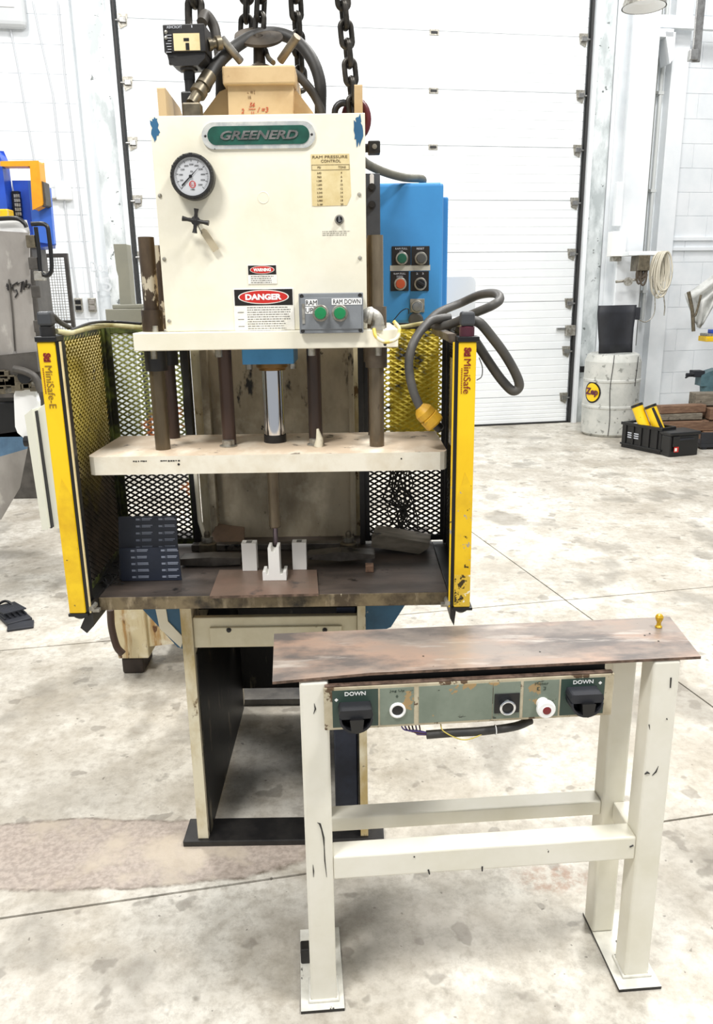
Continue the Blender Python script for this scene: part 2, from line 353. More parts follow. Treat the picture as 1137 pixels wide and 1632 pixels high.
# ================================================================== THE ROOM
def isect(p, d, q, e):  # 2D line intersection
    den = d[0]*e[1]-d[1]*e[0]; t = ((q[0]-p[0])*e[1]-(q[1]-p[1])*e[0])/den; return (p[0]+d[0]*t, p[1]+d[1]*t)
b = B(); b.box(-7, 8, -2.5, 12, -.14, -.012); floor = b.build('floor', concretebase, kind='structure')
dB = (cos(radians(10.5)), sin(radians(10.5))); q1, q2 = PZ(755, 850), PZ(1137, 1127)
dA = (q1.x-q2.x, q1.y-q2.y); n_ = sqrt(dA[0]**2+dA[1]**2); dA = (dA[0]/n_, dA[1]/n_)
rows = [(-.8, -2.4), tuple(PZ(1000, 1318))[:2], tuple(PZ(960, 951))[:2], (W0.x, W0.y+.02)]
rdir = [dB, dB, dB, (WU.x, WU.y)]
cols = [(-6.8, 3), (q1.x, q1.y), (7.6, 3)]; g = .004
for i in range(3):
    for j in range(2):
        o = []
        for (ci, ri) in ((j, i), (j+1, i), (j+1, i+1), (j, i+1)):
            o.append(isect(rows[ri], rdir[ri], cols[ci], dA))
        cx = sum(p[0] for p in o)/4; cy = sum(p[1] for p in o)/4
        o = [(p[0]+(g if p[0] < cx else -g), p[1]+(g if p[1] < cy else -g)) for p in o]
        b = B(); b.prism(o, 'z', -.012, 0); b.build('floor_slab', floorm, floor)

# back wall with door opening (local: u along the wall, second = depth behind the face, z)
uL = PW(172, 380)[0]; uL = PW(214, 388)[0]; uR = PW(922, 410)[0]; ZT = 5.4; UMIN, UMAX = -6.2, 5.2
b = B(TW); b.box(UMIN, uL-.42, 0.006, .2, 0, ZT); b.box(uR+.30, UMAX, .006, .2, 0, ZT); b.box(uL-.42, uR+.3, .14, .2, 0, ZT)
wall = b.build('wall_back', wallw, kind='structure')
BW, BH = .51, .256
def blocks(u0, u1, off, zmax, z0=0.0):
    k = 0
    z = z0
    while z < zmax:
        u = u0 - (BW/2 if k % 2 else 0) + off
        while u < u1:
            a, c = max(u, u0), min(u+BW, u1)
            if c-a > .04:
                bb = B(TW); bb.box(a+.0025, c-.0025, -.001, .006, z+.0025, z+BH-.0025); bb.build('block', wallw, wall)
            u += BW
        z += BH; k += 1
vb = [PW(0, 250)[0]-.35, uL-.43]
blocks(vb[0], vb[1], 0, ZT-.1, .05)
blocks(uR+.95, PW(1137, 300)[0]+.5, .12, 4.6, .05)

# overhead door: each section is a panel with pressed ribs
door = empty('door_1', W0 + WU*((uL+uR)/2), kind='structure')
seamy = [-45, 48, 143, 233, 318, 403]
sz = [PW(725, y_)[1] for y_ in (48, 143, 233, 318)]
dz = (sz[0]-sz[3])/3
seams = [sz[3]+dz*k for k in range(-7, 5)]
seams = [z for z in seams if z > .12]
zs = [0.015] + sorted(seams)
for a, c in zip(zs[:-1], zs[1:]):
    prof = [(.10, a), (.045, a)]; nr = 6 if c-a > .3 else 2
    for k in range(nr):
        z0 = a+.006+(c-a-.012)*k/nr; z1 = a+.006+(c-a-.012)*(k+1)/nr
        if k == 0: prof.append((.040, z0))
        prof += [(.040, z1-.016), (.0445, z1-.011), (.0445, z1-.005), (.040, z1)] if k < nr-1 else [(.040, z1)]
    prof += [(.045, c-.004), (.10, c-.004)]
    bb = B(TW); bb.prism(prof, 'x', uL+.02, uR-.02); bb.build('door_panel', doorw, door)
b = B(TW); b.box(uL+.02, uR-.02, .03, .09, 0, .016); b.build('bottom_seal', gasket, door)
hu = PW(693, 145)[0]
for z in seams:
    for du in (hu,):
        bb = B(TW); bb.box(du-.05, du+.05, .033, .041, z-.045, z+.01); bb.box(du-.035, du+.035, .028, .036, z-.03, z-.006, 1)
        bb.build('hinge', [zinc, gasket], door, bev=.002)
for z in seams:   # roller brackets at both edges
    for sgn, ue in ((1, uL+.02), (-1, uR-.02)):
        bb = B(TW); bb.prism([(ue, z+.03), (ue+sgn*.10, z+.03), (ue+sgn*.085, z-.07), (ue+sgn*.02, z-.10), (ue, z-.03)], 'y', .028, .041)
        bb.box(min(ue+sgn*.02, ue+sgn*.08), max(ue+sgn*.02, ue+sgn*.08), .0, .03, z-.05, z-.005, 1); bb.cyl((ue-sgn*.03, .02, z-.03), (ue+sgn*.06, .02, z-.03), .012, mi=1, seg=8)
        bb.build('roller_bracket', [zinc, steel], door, bev=.002)
for sgn, ue in ((-1, uL), (1, uR)):     # tracks: black gasket + galvanised angle
    bb = B(TW); bb.box(min(ue, ue+sgn*.022), max(ue, ue+sgn*.022), .0, .05, 0, ZT); bb.build('door_track', gasket, door)
    bb = B(TW); a0, a1 = sorted((ue+sgn*.03, ue+sgn*.075)); bb.box(a0, a1, -.05, .05, 0, ZT); bb.build('track_rail', wallw, door, bev=.003)
    bb = B(TW); a0, a1 = sorted((ue+sgn*.08, ue+sgn*.29)); bb.box(a0, a1, .02, .14, 0, ZT); bb.build('trim_1' if sgn < 0 else 'trim_2', jambm, None, kind='structure')
# latch and bent brace at the lower right edge
bb = B(TW); lu, lz = PW(914, 525); bb.box(lu-.09, lu+.02, -.02, .03, lz-.07, lz+.05); bb.box(lu-.2, lu-.09, .0, .03, lz+.0, lz+.02, 1); bb.build('lock_box', [zinc, steel], door, bev=.004)
bb = B(TW); lu, lz = PW(925, 588); bb.box(lu-.02, lu+.16, -.06, -.03, lz-.035, lz+.035); bb.cyl((lu+.10, -.062, lz), (lu+.10, -.058, lz), .012, mi=1, seg=10); bb.build('latch_bracket', [blk, zinc], door, bev=.003)

# column (H-section) and its conduits at the right
uc = uR+.32
b = B(TW); b.box(uc, uc+.30, -.32, -.28, 0, ZT); b.box(uc+.02, uc+.30, -.01, .0, 0, ZT); b.box(uc+.12, uc+.15, -.28, .0, 0, ZT)
b.box(uc+.58, uc+.78, -.12, .0, 0, ZT); b.build('trim_3', wallw, kind='structure', bev=.004)
cond_spec = [(uc+.36, -.05, .018, 0.4, ZT, 0), (uc+.44, -.06, .014, 0.9, ZT, 1), (uc+.51, -.05, .020, 1.2, ZT, 0)]
for (cu_, dn, r_, z0, z1, k) in cond_spec:
    bb = B(TW); bb.cyl((cu_, dn, z0), (cu_, dn, z1), r_, seg=12)
    for zz in (1.5, 2.6, 3.6): bb.box(cu_-r_-.012, cu_+r_+.012, dn-r_-.003, 0.0, zz, zz+.03)
    bb.build('conduit', [mat('conduit_grey_%d' % k, ('#cfd2d0', '#7c7e7a', '#b4b7b4')[k], .5)], label=['white wall conduit closest to the overhead door column', 'thin middle dark grey conduit of the three beside the column', 'white conduit nearest the block wall, right of the column'][cond_spec.index((cu_, dn, r_, z0, z1, k))], cat='conduit', group='conduits beside the column')
# control box on the column
u1, z1 = PW(985, 345, .34)
b = B(TW); b.box(u1-.05, u1+.03, -.38, -.32, z1-.1, z1+.35); r_ = empty('door_operator_box', TW @ Vector((u1, -.34, z1-.5)), 'white door operator switch box on the white column', 'switch box')
b.build('channel', wallw, r_, bev=.004)
b = B(TW); b.box(u1-.09, u1+.07, -.44, -.32, z1-.42, z1-.16); b.build('housing', white, r_, bev=.006)
b = B(TW); b.box(u1-.05, u1+.05, -.40, -.32, z1-.47, z1-.42); b.build('gland', zinc, r_, bev=.004)
# two rails on the wall at the right
for k, (ya, lab) in enumerate(((381, 'upper long grey strip on the block wall'), (397, 'lower long grey strip on the block wall'))):
    a_ = PW(1047, ya); c_ = PW(1160, ya-2)
    bb = B(TW); bb.box(a_[0], c_[0]+.3, -.035, -.001, a_[1]-.02, a_[1]+.018); bb.box(a_[0]-.03, a_[0]+.02, -.05, -.001, a_[1]-.03, a_[1]+.03, 1); bb.build('wall_rail', [wallw, zinc], label=lab, cat='rail', group='wall rails', bev=.003)
# left wall conduits, sockets, junction box
def polyW(pts, n=.03): return [TW @ Vector((*[PW(x_, y_, n)[0]], -n, PW(x_, y_, n)[1])) for x_, y_ in pts]
for pts, lab in (([(8, 2), (30, 115), (55, 258)], 'leftmost thin grey cable running down the block wall'),
                 ([(52, 2), (62, 50), (84, 150), (100, 290), (107, 360), (124, 480)], 'thin conduit on the left wall passing through the white junction box'),
                 ([(92, 2), (103, 120), (116, 222), (134, 380), (147, 478)], 'thin conduit left of the door ending at the right grey socket')):
    bb = B(); bb.tube(polyW(pts), .009, 8); bb.build('wall_conduit', mat('pale_grey_conduit', '#c6c9cc', .5), label=lab, cat='conduit', group='conduits on the left wall')
u1, z1 = PW(101, 303, .06); b = B(TW); b.box(u1-.075, u1+.075, -.08, -.001, z1-.09, z1+.08); b.box(u1-.14, u1-.075, -.05, -.001, z1-.09, z1-.06, 1)
b.build('junction_box', [white, zinc], label='white square junction box on the left block wall', cat='junction box', bev=.01)
for k, (px_, lab) in enumerate(((125, 'left dark grey wall socket on the white block wall'), (147, 'right grey wall socket on the white block wall'))):
    u1, z1 = PW(px_, 486, .04); r_ = empty('wall_socket', TW @ Vector((u1, 0, z1)), lab, 'socket', 'wall sockets')
    bb = B(TW); bb.box(u1-.04, u1+.04, -.05, -.001, z1-.07, z1+.07); bb.build('socket_box', zinc, r_, bev=.006)
    bb = B(TW); bb.box(u1-.028, u1+.028, -.056, -.05, z1+.008, z1+.05); bb.box(u1-.028, u1+.028, -.056, -.05, z1-.05, z1-.008); bb.build('outlet', blk if k == 0 else greymach, r_, bev=.003)
u1, z1 = PW(165, 425); b = B(); b.text('Door', TW @ Matrix.Translation((u1-.02, -.002, z1)) @ Matrix.Rotation(pi/2, 4, 'X'), .10, .22, depth=.0005)
u1, z1 = PW(168, 445); b.text('15', TW @ Matrix.Translation((u1-.02, -.002, z1-.05)) @ Matrix.Rotation(pi/2, 4, 'X'), .14, .15, depth=.0005)
b.build('wall_writing', faint, wall)
# upper right: hanging steel hook bar and lamp reflector
p = PY(1118, 0, 7.2); b = B(); b.box(p.x-.035, p.x+.035, p.y-.01, p.y+.01, p.z-.45, p.z+.6); b.box(p.x-.06, p.x+.01, p.y-.03, p.y+.03, p.z-.44, p.z-.36)
b.build('hanging_bar', steel, label='grey steel bar hanging in front of the right block wall', cat='bar', bev=.005)
p = PW(1050, 55, .2); b = B(TW); b.box(p[0]-.12, p[0]+.12, -.3, -.13, p[1]-.05, p[1]+.03); b.prism([(p[0]+.02, p[1]), (p[0]+.14, p[1]), (p[0]+.14, p[1]-.25), (p[0]+.1, p[1]-.3)], 'y', -.3, -.12)
b.box(p[0]-.08, p[0]+1.2, -.26, -.2, p[1]+.05, p[1]+.17); b.build('shelf_bracket', wallw, label='white steel shelf bracket high on the right wall', cat='bracket', bev=.004)
p = PY(1028, -4, 8.2); b = B(); b.lathe([(.20, -.08), (.17, .02), (.06, .12), (0, .13)], (p.x, p.y, p.z+.0), (0, 0, 1)); b.lathe([(0, -.02), (.1, -.03), (.19, -.078)], (p.x, p.y, p.z), (0, 0, 1), mi=1)
b.tube([(p.x, p.y, p.z+.12), (p.x, p.y, p.z+.9)], .012, 8, 2)
b.build('lamp_reflector', [zinc, white, zinc], label='grey bowl lamp reflector at the top right', cat='lamp')

# ------------------------------------------------------------------ right side: drum, boxes, timber, vise, cables
p = PZ(978, 697); dc = Vector((p.x+.02, p.y+.25, 0)); R_ = .298
r_ = empty('drum', dc, 'scuffed white plastic drum with a yellow oval label', 'drum')
b = B(); b.lathe([(0, 0), (R_-.03, 0), (R_, .03), (R_, .30), (R_+.006, .31), (R_+.006, .33), (R_, .34), (R_, .58), (R_+.006, .59), (R_+.006, .61), (R_, .62), (R_-.003, .80), (R_-.03, .87), (R_-.06, .885), (R_-.08, .87), (0, .87)], dc, seg=40)
b.build('drum_body', drumm, r_)
def on_drum(a, z, rad): return Vector((dc.x + rad*sin(a), dc.y - rad*cos(a), z))
def drumpatch(bb, a0, z0, ra, rz, rad, mi):
    vs = [on_drum(a0, z0, rad)] + [on_drum(a0+ra*cos(2*pi*k/28), z0+rz*sin(2*pi*k/28), rad) for k in range(28)]
    bb.add(vs, [(0, 1+k, 1+(k+1) % 28) for k in range(28)], mi)
ang = -1.02; zl = PY(950, 628, 8.35).z
b = B(); drumpatch(b, ang, zl, .36, .115, R_+.004, 0); drumpatch(b, ang, zl, .30, .098, R_+.006, 1)
tm = Matrix.Translation(on_drum(ang, zl, R_+.008)) @ Matrix.Rotation(ang, 4, 'Z') @ Matrix.Rotation(pi/2, 4, 'X')
b.build('logo_plate', [signblk, yel], r_)
b = B(); b.text('Zep', tm, .095, .17, depth=.002, bold=.03); b.build('lettering', mat('logo_maroon', '#5c1f3a', .5), r_)
b = B()
for (a0, zt, zb) in ((-.32, .88, .02), (.62, .86, .55)):
    b.tube([on_drum(a0+.03*sin(z_*9), z_, R_+.007) for z_ in [zt-(zt-zb)*k/12 for k in range(13)]], .004, 5)
b.build('black_drip', blk, r_)
# black plastic sheet standing on the drum
pc = PY(982, 545, dc.y)
vs = []; n = 14
for k in range(n+1):
    t = k/n-.5
    vs.append((t, .055*sin(t*4.5)))
b = B(); w0 = .40
fs = []; V = []
for row, (zz, wf, sk) in enumerate(((.889, .39, .0), (1.0, .39, -.01), (1.15, .41, -.03), (1.3, .435, -.035), (1.385, .435, -.03))):
    for (t, yy) in vs: V.append((dc.x-.02+t*wf+sk*.5, dc.y-.12+yy, zz))
for row in range(4):
    for k in range(n): a = row*(n+1)+k; fs.append((a, a+1, a+n+2, a+n+1))
b.add(V, fs, 0, True); o = b.build('plastic_sheet', blkm, label='black plastic sheet standing on top of the white drum', cat='sheet')
md = o.modifiers.new('solid', 'SOLIDIFY'); md.thickness = .008
# low box left of drum base / conduit foot
# black crate and black case
def boxT(px_, py_, rz): q = PZ(px_, py_); return Matrix.Translation((q.x, q.y, 0)) @ Matrix.Rotation(rz, 4, 'Z')
q0, q1_ = PZ(990, 712), PZ(1052, 725); a_ = atan2(q1_.y-q0.y, q1_.x-q0.x); T = Matrix.Translation((q0.x, q0.y, 0)) @ Matrix.Rotation(a_, 4, 'Z'); Lc = (q1_-q0).length
r_ = empty('crate', (q0.x, q0.y, 0), 'open black plastic crate beside the white drum, holding yellow tubes', 'crate')
b = B(T); h_ = .26; W_ = .20
b.box(0, Lc, 0, .02, 0, h_); b.box(0, Lc, W_-.02, W_, 0, h_); b.box(0, .02, .02, W_-.02, 0, h_); b.box(Lc-.02, Lc, .02, W_-.02, 0, h_); b.box(.02, Lc-.02, .02, W_-.02, 0, .02)
b.box(-.012, Lc+.012, -.012, 0.0, h_-.03, h_); b.box(-.012, Lc+.012, -.01, 0, .03, .05)
b.build('crate_body', blk, r_, bev=.006)
for k in range(5):
    b = B(T); x_ = Lc*(.1+.2*k); b.box(x_-.012, x_+.012, -.012, 0, .05, h_-.03); b.build('rib', blk, r_, bev=.002)
b = B(T)
for k in range(3): b.box(Lc*.16, Lc*.44, -.004, -.001, .11+k*.022, .12+k*.022)
b.build('printed_label', lightprint, r_)
b = B(T); b.box(.03, Lc-.18, .04, W_-.04, .14, h_-.02); b.build('paper_stack', white, label='white paper lying in the black crate', cat='paper', bev=.004)
for k, (dx, dy, lab, ln) in enumerate(((.22, .05, 'left yellow tube leaning out of the black crate', .42), (.33, .10, 'right yellow tube leaning out of the black crate', .42))):
    a0 = T @ Vector((Lc-.20+k*.125, .08+k*.05, .10)); a1 = a0 + Vector((-.12, .10, .33))
    dd = (a1-a0).normalized()
    r2 = empty('yellow_tube', a0, lab, 'tube', 'yellow tubes in the crate')
    b = B(); b.cyl(a0, a1, .055); b.build('tube_body', yel, r2)
    b = B(); b.cyl(a1-dd*.005, a1+dd*.02, .059); b.cyl(a1+dd*.02, a1+dd*.022, .03, mi=1); b.build('end_ring', [blk, yel], r2)
    if k == 1: b = B(); b.cyl(a0+Vector((.0, -.045, .05)), a1+Vector((0, -.045, 0)), .016); b.build('black_strap', blk, r2)
q0, q1_ = PZ(1067, 729), PZ(1112, 725); a_ = atan2(q1_.y-q0.y, q1_.x-q0.x); T = Matrix.Translation((q0.x, q0.y, 0)) @ Matrix.Rotation(a_, 4, 'Z'); Lc = (q1_-q0).length
r_ = empty('tool_case', (q0.x, q0.y, 0), 'closed black plastic case on the floor right of the crate', 'case')
b = B(T); b.box(0, Lc, 0, .22, 0, .2); b.build('case_body', blk, r_, bev=.01)
b = B(T); b.box(-.012, Lc+.012, -.012, .23, .2, .235); b.build('lid', blk, r_, bev=.01)
b = B(T); b.box(.02, .09, -.02, 0, .10, .2); b.build('latch', blk, r_, bev=.004)
b = B(T); b.box(.03, .08, -.024, -.02, .05, .1, 0); b.box(.035, .06, -.026, -.024, .06, .09, 1); b.build('case_label', [red, signwht], r_)
b = B(T); b.box(Lc*.2, Lc*.8, -.016, -.0, .155, .175); b.build('handle', blkm, r_, bev=.004)
# timber and rusty blocks stacked behind
x0_ = PY(1040, 680, 8.2).x
for (xa_, xb_, ya_, yb2, z0_, z1_, rz_, m_, lab) in (
    (.02, 1.0, 8.02, 8.14, .125, .225, 2, wood, 'front timber of the lowest layer of the pile behind the black boxes'),
    (.10, 1.1, 8.24, 8.36, .125, .23, -3, wood2, 'rear timber of the lowest layer of the pile'),
    (.0, .46, 8.05, 8.17, .235, .30, 5, wood2, 'thin weathered timber at the left end of the middle layer'),
    (.52, 1.1, 8.00, 8.14, .235, .35, -4, wood, 'reddish timber at the right of the middle layer'),
    (.0, .50, 8.06, 8.18, .305, .385, 9, wood, 'short dark timber sticking out at the top left of the pile'),
    (.42, 1.2, 8.20, 8.36, .36, .49, 3, wood2, 'thick grey brown beam lying on top of the timber pile')):
    cx_, cy_ = x0_+(xa_+xb_)/2, (ya_+yb2)/2; T = Matrix.Translation((cx_, cy_, 0)) @ Matrix.Rotation(radians(rz_), 4, 'Z')
    b = B(T); b.box(-(xb_-xa_)/2, (xb_-xa_)/2, -(yb2-ya_)/2, (yb2-ya_)/2, z0_, z1_); b.build('timber', m_, label=lab, cat='timber', group='timber pile', bev=.006)
PL = empty('pallet', (x0_+.5, 8.2, 0), 'broken brown pallet under the timber pile at the right', 'pallet')
for y_ in (8.0, 8.18, 8.36):
    b = B(); b.box(x0_, x0_+1.1, y_, y_+.05, 0, .10); b.build('stringer', wood, PL, bev=.004)
for k in range(5):
    b = B(); b.box(x0_+.02+k*.22, x0_+.14+k*.22, 7.98, 8.43, .10, .122); b.build('plank', wood2 if k % 2 else wood, PL, bev=.003)
b = B(); b.box(x0_+.45, x0_+1.15, 8.22, 8.34, .232, .358); b.build('timber', wood, label='hidden dark timber behind the reddish one, under the thick beam', cat='timber', group='timber pile', bev=.006)
a0 = PY(1115, 700, 7.7); b = B(); b.box(a0.x, a0.x+.9, 7.65, 7.93, .02, .06); b.box(a0.x+.02, a0.x+.07, 7.66, 7.7, 0, .02); b.box(a0.x+.8, a0.x+.85, 7.66, 7.7, 0, .02); b.box(a0.x, a0.x+.9, 7.65, 7.68, .06, .17)
b.build('steel_tray', blkm, label='black steel tray on the floor at the right edge under the timber', cat='tray', bev=.004)
# bench vise on a post
p = PY(1128, 600, 8.9); r_ = empty('bench_vise', (p.x, p.y, 0), 'teal bench vise on a pedestal at the right edge', 'vise')
b = B(); b.cyl((p.x+.02, p.y, .30), (p.x+.02, p.y, p.z-.1), .07, .09); b.cyl((p.x+.02, p.y, 0), (p.x+.02, p.y, .02), .15); b.cyl((p.x+.02, p.y, 0.02), (p.x+.02, p.y, .30), .05); b.build('pedestal', bluevise, r_)
b = B(); b.prism([(-.10, -.1), (.2, -.1), (.2, .05), (.08, .09), (-.02, .06), (-.10, .02)], 'y', p.y-.08, p.y+.08); b.v = [v+Vector((p.x, 0, p.z)) for v in b.v]; b.build('vise_body', bluevise, r_, bev=.01)
b = B(); b.box(p.x-.18, p.x-.06, p.y-.07, p.y+.07, p.z+.0, p.z+.07); b.cyl((p.x-.24, p.y, p.z+.02), (p.x-.1, p.y, p.z+.02), .022); b.cyl((p.x-.2, p.y-.1, p.z+.05), (p.x-.2, p.y+.1, p.z-.02), .010); b.build('vise_jaw', blkm, r_, bev=.006)
p = PY(1130, 537, 8.7); b = B(); b.box(p.x-.07, p.x+.25, 8.6, 8.8, p.z-.045, p.z+.01, 0); b.box(p.x-.06, p.x+.25, 8.61, 8.79, p.z+.01, p.z+.04, 1); b.box(p.x-.0, p.x+.1, 8.64, 8.74, p.z+.04, p.z+.08, 2); b.box(p.x+.14, p.x+.2, 8.55, 8.62, 0, p.z-.045, 3)
b.build('yellow_tool_stand', [yelworn, zinc, bluemach, bluevise], label='yellow and grey tool head on a blue post at the right edge', cat='tool', bev=.006)
# coiled cables on a hook by the column
def coilset(name, pts_c, n, rx, rz, m_, lab, cat, r=.009, Yd=8.9, drop=0):
    bb = B(); rnd = random.Random(5)
    for k in range(n):
        c0 = PY(*pts_c, Yd); f1 = .75+.4*rnd.random(); f2 = .8+.35*rnd.random(); ph = rnd.random()*.3
        pts = [(c0.x+rx*(k/n-.5)*.9+rx*f1*cos(2*pi*t/24)*(.6+.4*((k*7)%n)/n)+(rnd.random()-.5)*.004, Yd-.04-k*.007+.01*sin(4*pi*t/24), c0.z-rz*.9-drop+rz*f2*sin(2*pi*t/24)+rz*(1-f2)) for t in range(24)]
        bb.tube(pts, r, 7, closed=True)
    return bb.build(name, m_, label=lab, cat=cat)
coilset('cable_coil', (1052, 405), 13, .085, .21, mat('cream_cable', '#c9c3b2', .5), 'pale cream cable coiled on a hook by the column', 'cable')
coilset('dark_cord_coil', (1023, 412), 5, .05, .13, mat('brown_cord', '#4e4438', .6), 'dark brown tangled cord hanging left of the pale coil', 'cord', r=.011)
a0 = PY(1038, 405, 8.85); b = B(); b.box(a0.x-.24, a0.x+.12, 8.83, 9.1, a0.z-.012, a0.z+.03); b.box(a0.x-.14, a0.x-.02, 8.8, 9.06, a0.z-.17, a0.z-.012, 1)
b.build('cable_hook_rack', [wallw, fitting], label='white rack with rusty clamp holding the coils', cat='rack', bev=.005)
b = B(); b.tube(spline([PY(x_, y_, 8.8) for x_, y_ in ((1040, 440), (1044, 470), (1043, 500), (1030, 513), (1016, 508))]), .006, 6)
b.build('hanging_wire', zinc, label='thin wire loop hanging below the coils to the plastic sheet', cat='wire')
b = B(); b.tube(spline([PY(x_, y_, 8.8) for x_, y_ in ((1058, 468), (1060, 488), (1059, 503))]), .007, 6); b.build('hanging_strap', zinc, label='short thin strap end hanging under the pale coil', cat='strap')
p = PY(995, 449, 8.9); b = B(); b.cyl((p.x-.09, 8.9, p.z), (p.x+.14, 8.9, p.z+.02), .014); b.lathe([(0, 0), (.045, 0), (.045, .03), (0, .03)], (p.x+.03, 8.87, p.z), (0, -1, 0)); b.build('pipe_valve', [zinc], label='small grey pipe valve beside the column below the coils', cat='valve')
p = PY(1017, 499, 8.75); b = B(); b.box(p.x-.02, p.x+.03, 8.75, 8.85, p.z-.07, p.z+.06); b.build('small_switch', blkm, label='small black switch at the right edge of the black plastic sheet', cat='switch', bev=.006)
# cloth hanging on the wall at the right
V = []; fs = []; nu, nv = 12, 10
for jv in range(nv+1):
    t = jv/nv
    for iu in range(nu+1):
        s_ = iu/nu; xL = 1137+18-(1137+18-1092)*min(1, t*1.9) if t < .5 else 1092+(t-.5)*2*16
        xR = 1172-50*t
        q = PY(xL+(xR-xL)*s_, 425+t*88+10*sin(s_*3), 8.6+.05*sin(s_*16+t*4)); V.append(q)
for jv in range(nv):
    for iu in range(nu): a = jv*(nu+1)+iu; fs.append((a, a+1, a+nu+2, a+nu+1))
b = B(); b.add(V, fs, 0, True)
b.tube(spline([PY(x_, y_, 8.55) for x_, y_ in ((1100, 460), (1106, 500), (1105, 530))]), [.012]*16+[.02], 7, 1) if False else None
r_ = b.build('cloth_bag', clothm, label='pale cloth bag hanging on the right block wall', cat='cloth')
md = r_.modifiers.new('solid', 'SOLIDIFY'); md.thickness = .006
b = B(); b.tube(spline([PY(x_, y_, 8.5) for x_, y_ in ((1098, 465), (1104, 495), (1106, 528))]), .02, 7); b.tube(spline([PY(x_, y_, 8.5) for x_, y_ in ((1118, 470), (1110, 500), (1104, 505))]), .012, 7); b.build('strap', fitting, r_)

# ------------------------------------------------------------------ left side machines
def deepen(bb, Y0, dep):      # the rear narrows: side walls slant inwards
    for k, v in enumerate(bb.v):
        if v.y > Y0+.07: bb.v[k] = Vector((v.x*(Y0+dep)/Y0, Y0+dep, v.z))
    return bb
r_ = empty('wash_machine', PZ(10, 845), 'stained grey machine tub with black mechanism and handwritten #5716', 'machine')
Yw = 4.2
def px2(x_, y_, Yd): q = PY(x_, y_, Yd); return (q.x, q.z)
b = B(); b.prism([px2(-60, 380, Yw), px2(0, 368, Yw), px2(46, 371, Yw), px2(48, 440, Yw), px2(62, 585, Yw), px2(-60, 605, Yw)][::-1], 'y', Yw, Yw+.14); deepen(b, Yw, 0.6); b.build('tub', greymach, r_, bev=.012)
b = B(); b.prism([px2(-60, 352, Yw), px2(40, 350, Yw), px2(46, 371, Yw), px2(-60, 372, Yw)][::-1], 'y', Yw+.02, Yw+.14); deepen(b, Yw, 0.55); b.build('tub_lid', white, r_, bev=.006)
b = B(); b.prism([px2(-60, 572, Yw), px2(60, 560, Yw), px2(64, 592, Yw), px2(-60, 606, Yw)][::-1], 'y', Yw-.02, Yw); b.build('lower_band', greymach2, r_, bev=.004)
b = B(); b.tube([PY(x_, y_, Yw-.01) for x_, y_ in ((14, 445), (20, 500), (24, 560))], .004, 6); b.build('seam', greymach2, r_)
for k, y_ in enumerate((385, 420, 465, 520)):
    q = PY(50+k*4, y_, Yw-.01); b = B(); b.box(q.x-.02, q.x+.025, Yw-.03, Yw, q.z-.03, q.z+.03); b.build('hinge_clip', greymach2 if k else fitting, r_, bev=.004)
for pts in ([(-8, 349), (25, 348), (38, 355), (42, 362)], [(50, 357), (72, 358), (78, 375), (82, 432), (66, 435), (62, 400), (57, 362)]):
    b = B(); b.tube(spline([PY(x_, y_, Yw-.02) for x_, y_ in pts], 5), .011, 8); b.build('tube_handle', blk, r_)
q = PY(66, 439, Yw); b = B(); b.box(q.x-.025, q.x+.015, Yw-.04, Yw+.03, q.z-.025, q.z+.02); b.build('latch', zinc, r_, bev=.004)
def strokes(bb, ss, r=.004, Yd=Yw-.008):
    for s_ in ss: bb.tube([PY(x_, y_, Yd) for x_, y_ in s_], r, 5)
b = B(); strokes(b, [[(11, 452), (13, 463)], [(15, 450), (17, 462)], [(10, 456), (18, 453)], [(11, 460), (19, 458)],
    [(28, 450), (20, 455), (21, 463), (26, 462), (28, 468), (24, 474)], [(27, 454), (35, 449), (33, 466)], [(37, 448), (38, 462)], [(42, 446), (41, 458), (46, 459), (48, 453), (43, 453)]])
b.build('handwritten_number', handblk, r_)
# mechanism below the tub
b = B(); q0 = PY(-40, 620, 4.35); q1_ = PY(66, 598, 4.35); b.box(q0.x, q1_.x, 4.35, 4.5, q0.z-.0, q1_.z+.03); b.build('mount_plate', greymach2, r_, bev=.01)
for (x0, x1, y0, y1, m_) in ((-40, 24, 628, 612, zinc), (-40, 35, 700, 640, blk)):
    q0 = PY(x0, y0, 4.3); q1_ = PY(x1, y1, 4.3); b = B(); b.box(q0.x, q1_.x, 4.3, 4.5, q0.z, q1_.z); b.build('drive_housing', m_, r_, bev=.01)
ap = [(24, 680), (22, 630), (26, 618), (38, 608), (52, 612), (60, 640), (62, 690), (40, 700), (28, 690)]
b = B(); b.prism([px2(x_, y_, 4.2) for x_, y_ in ap], 'y', 4.2, 4.24); b.build('side_arm', white, r_, bev=.006)
b = B(); b.tube(spline([PY(x_, y_, 4.14) for x_, y_ in ((22, 588), (40, 592), (56, 602), (66, 625))]), .02, 10); b.build('drive_hose', greymach2, r_)
b = B(); q = PY(42, 600, 4.18); b.cyl(q, q-Vector((0, .03, 0)), .035); b.build('knob', blk, r_)
b = B(); b.prism([px2(-60, 700, 4.3), px2(46, 685, 4.3), px2(44, 715, 4.3), px2(-60, 745, 4.3)][::-1], 'y', 4.3, 4.44); deepen(b, 4.3, 0.5); b.build('blue_band', mat('faded_blue', '#5d7f9c', .4, var=('#48657f', 10, .4, .7)), r_, bev=.008)
b = B(); b.prism([px2(-60, 745, 4.3), px2(44, 715, 4.3), px2(32, 777, 4.3), px2(2, 828, 4.3), px2(-60, 838, 4.3)][::-1], 'y', 4.3, 4.44); deepen(b, 4.3, 0.5); b.build('hopper', greymach, r_, bev=.012)
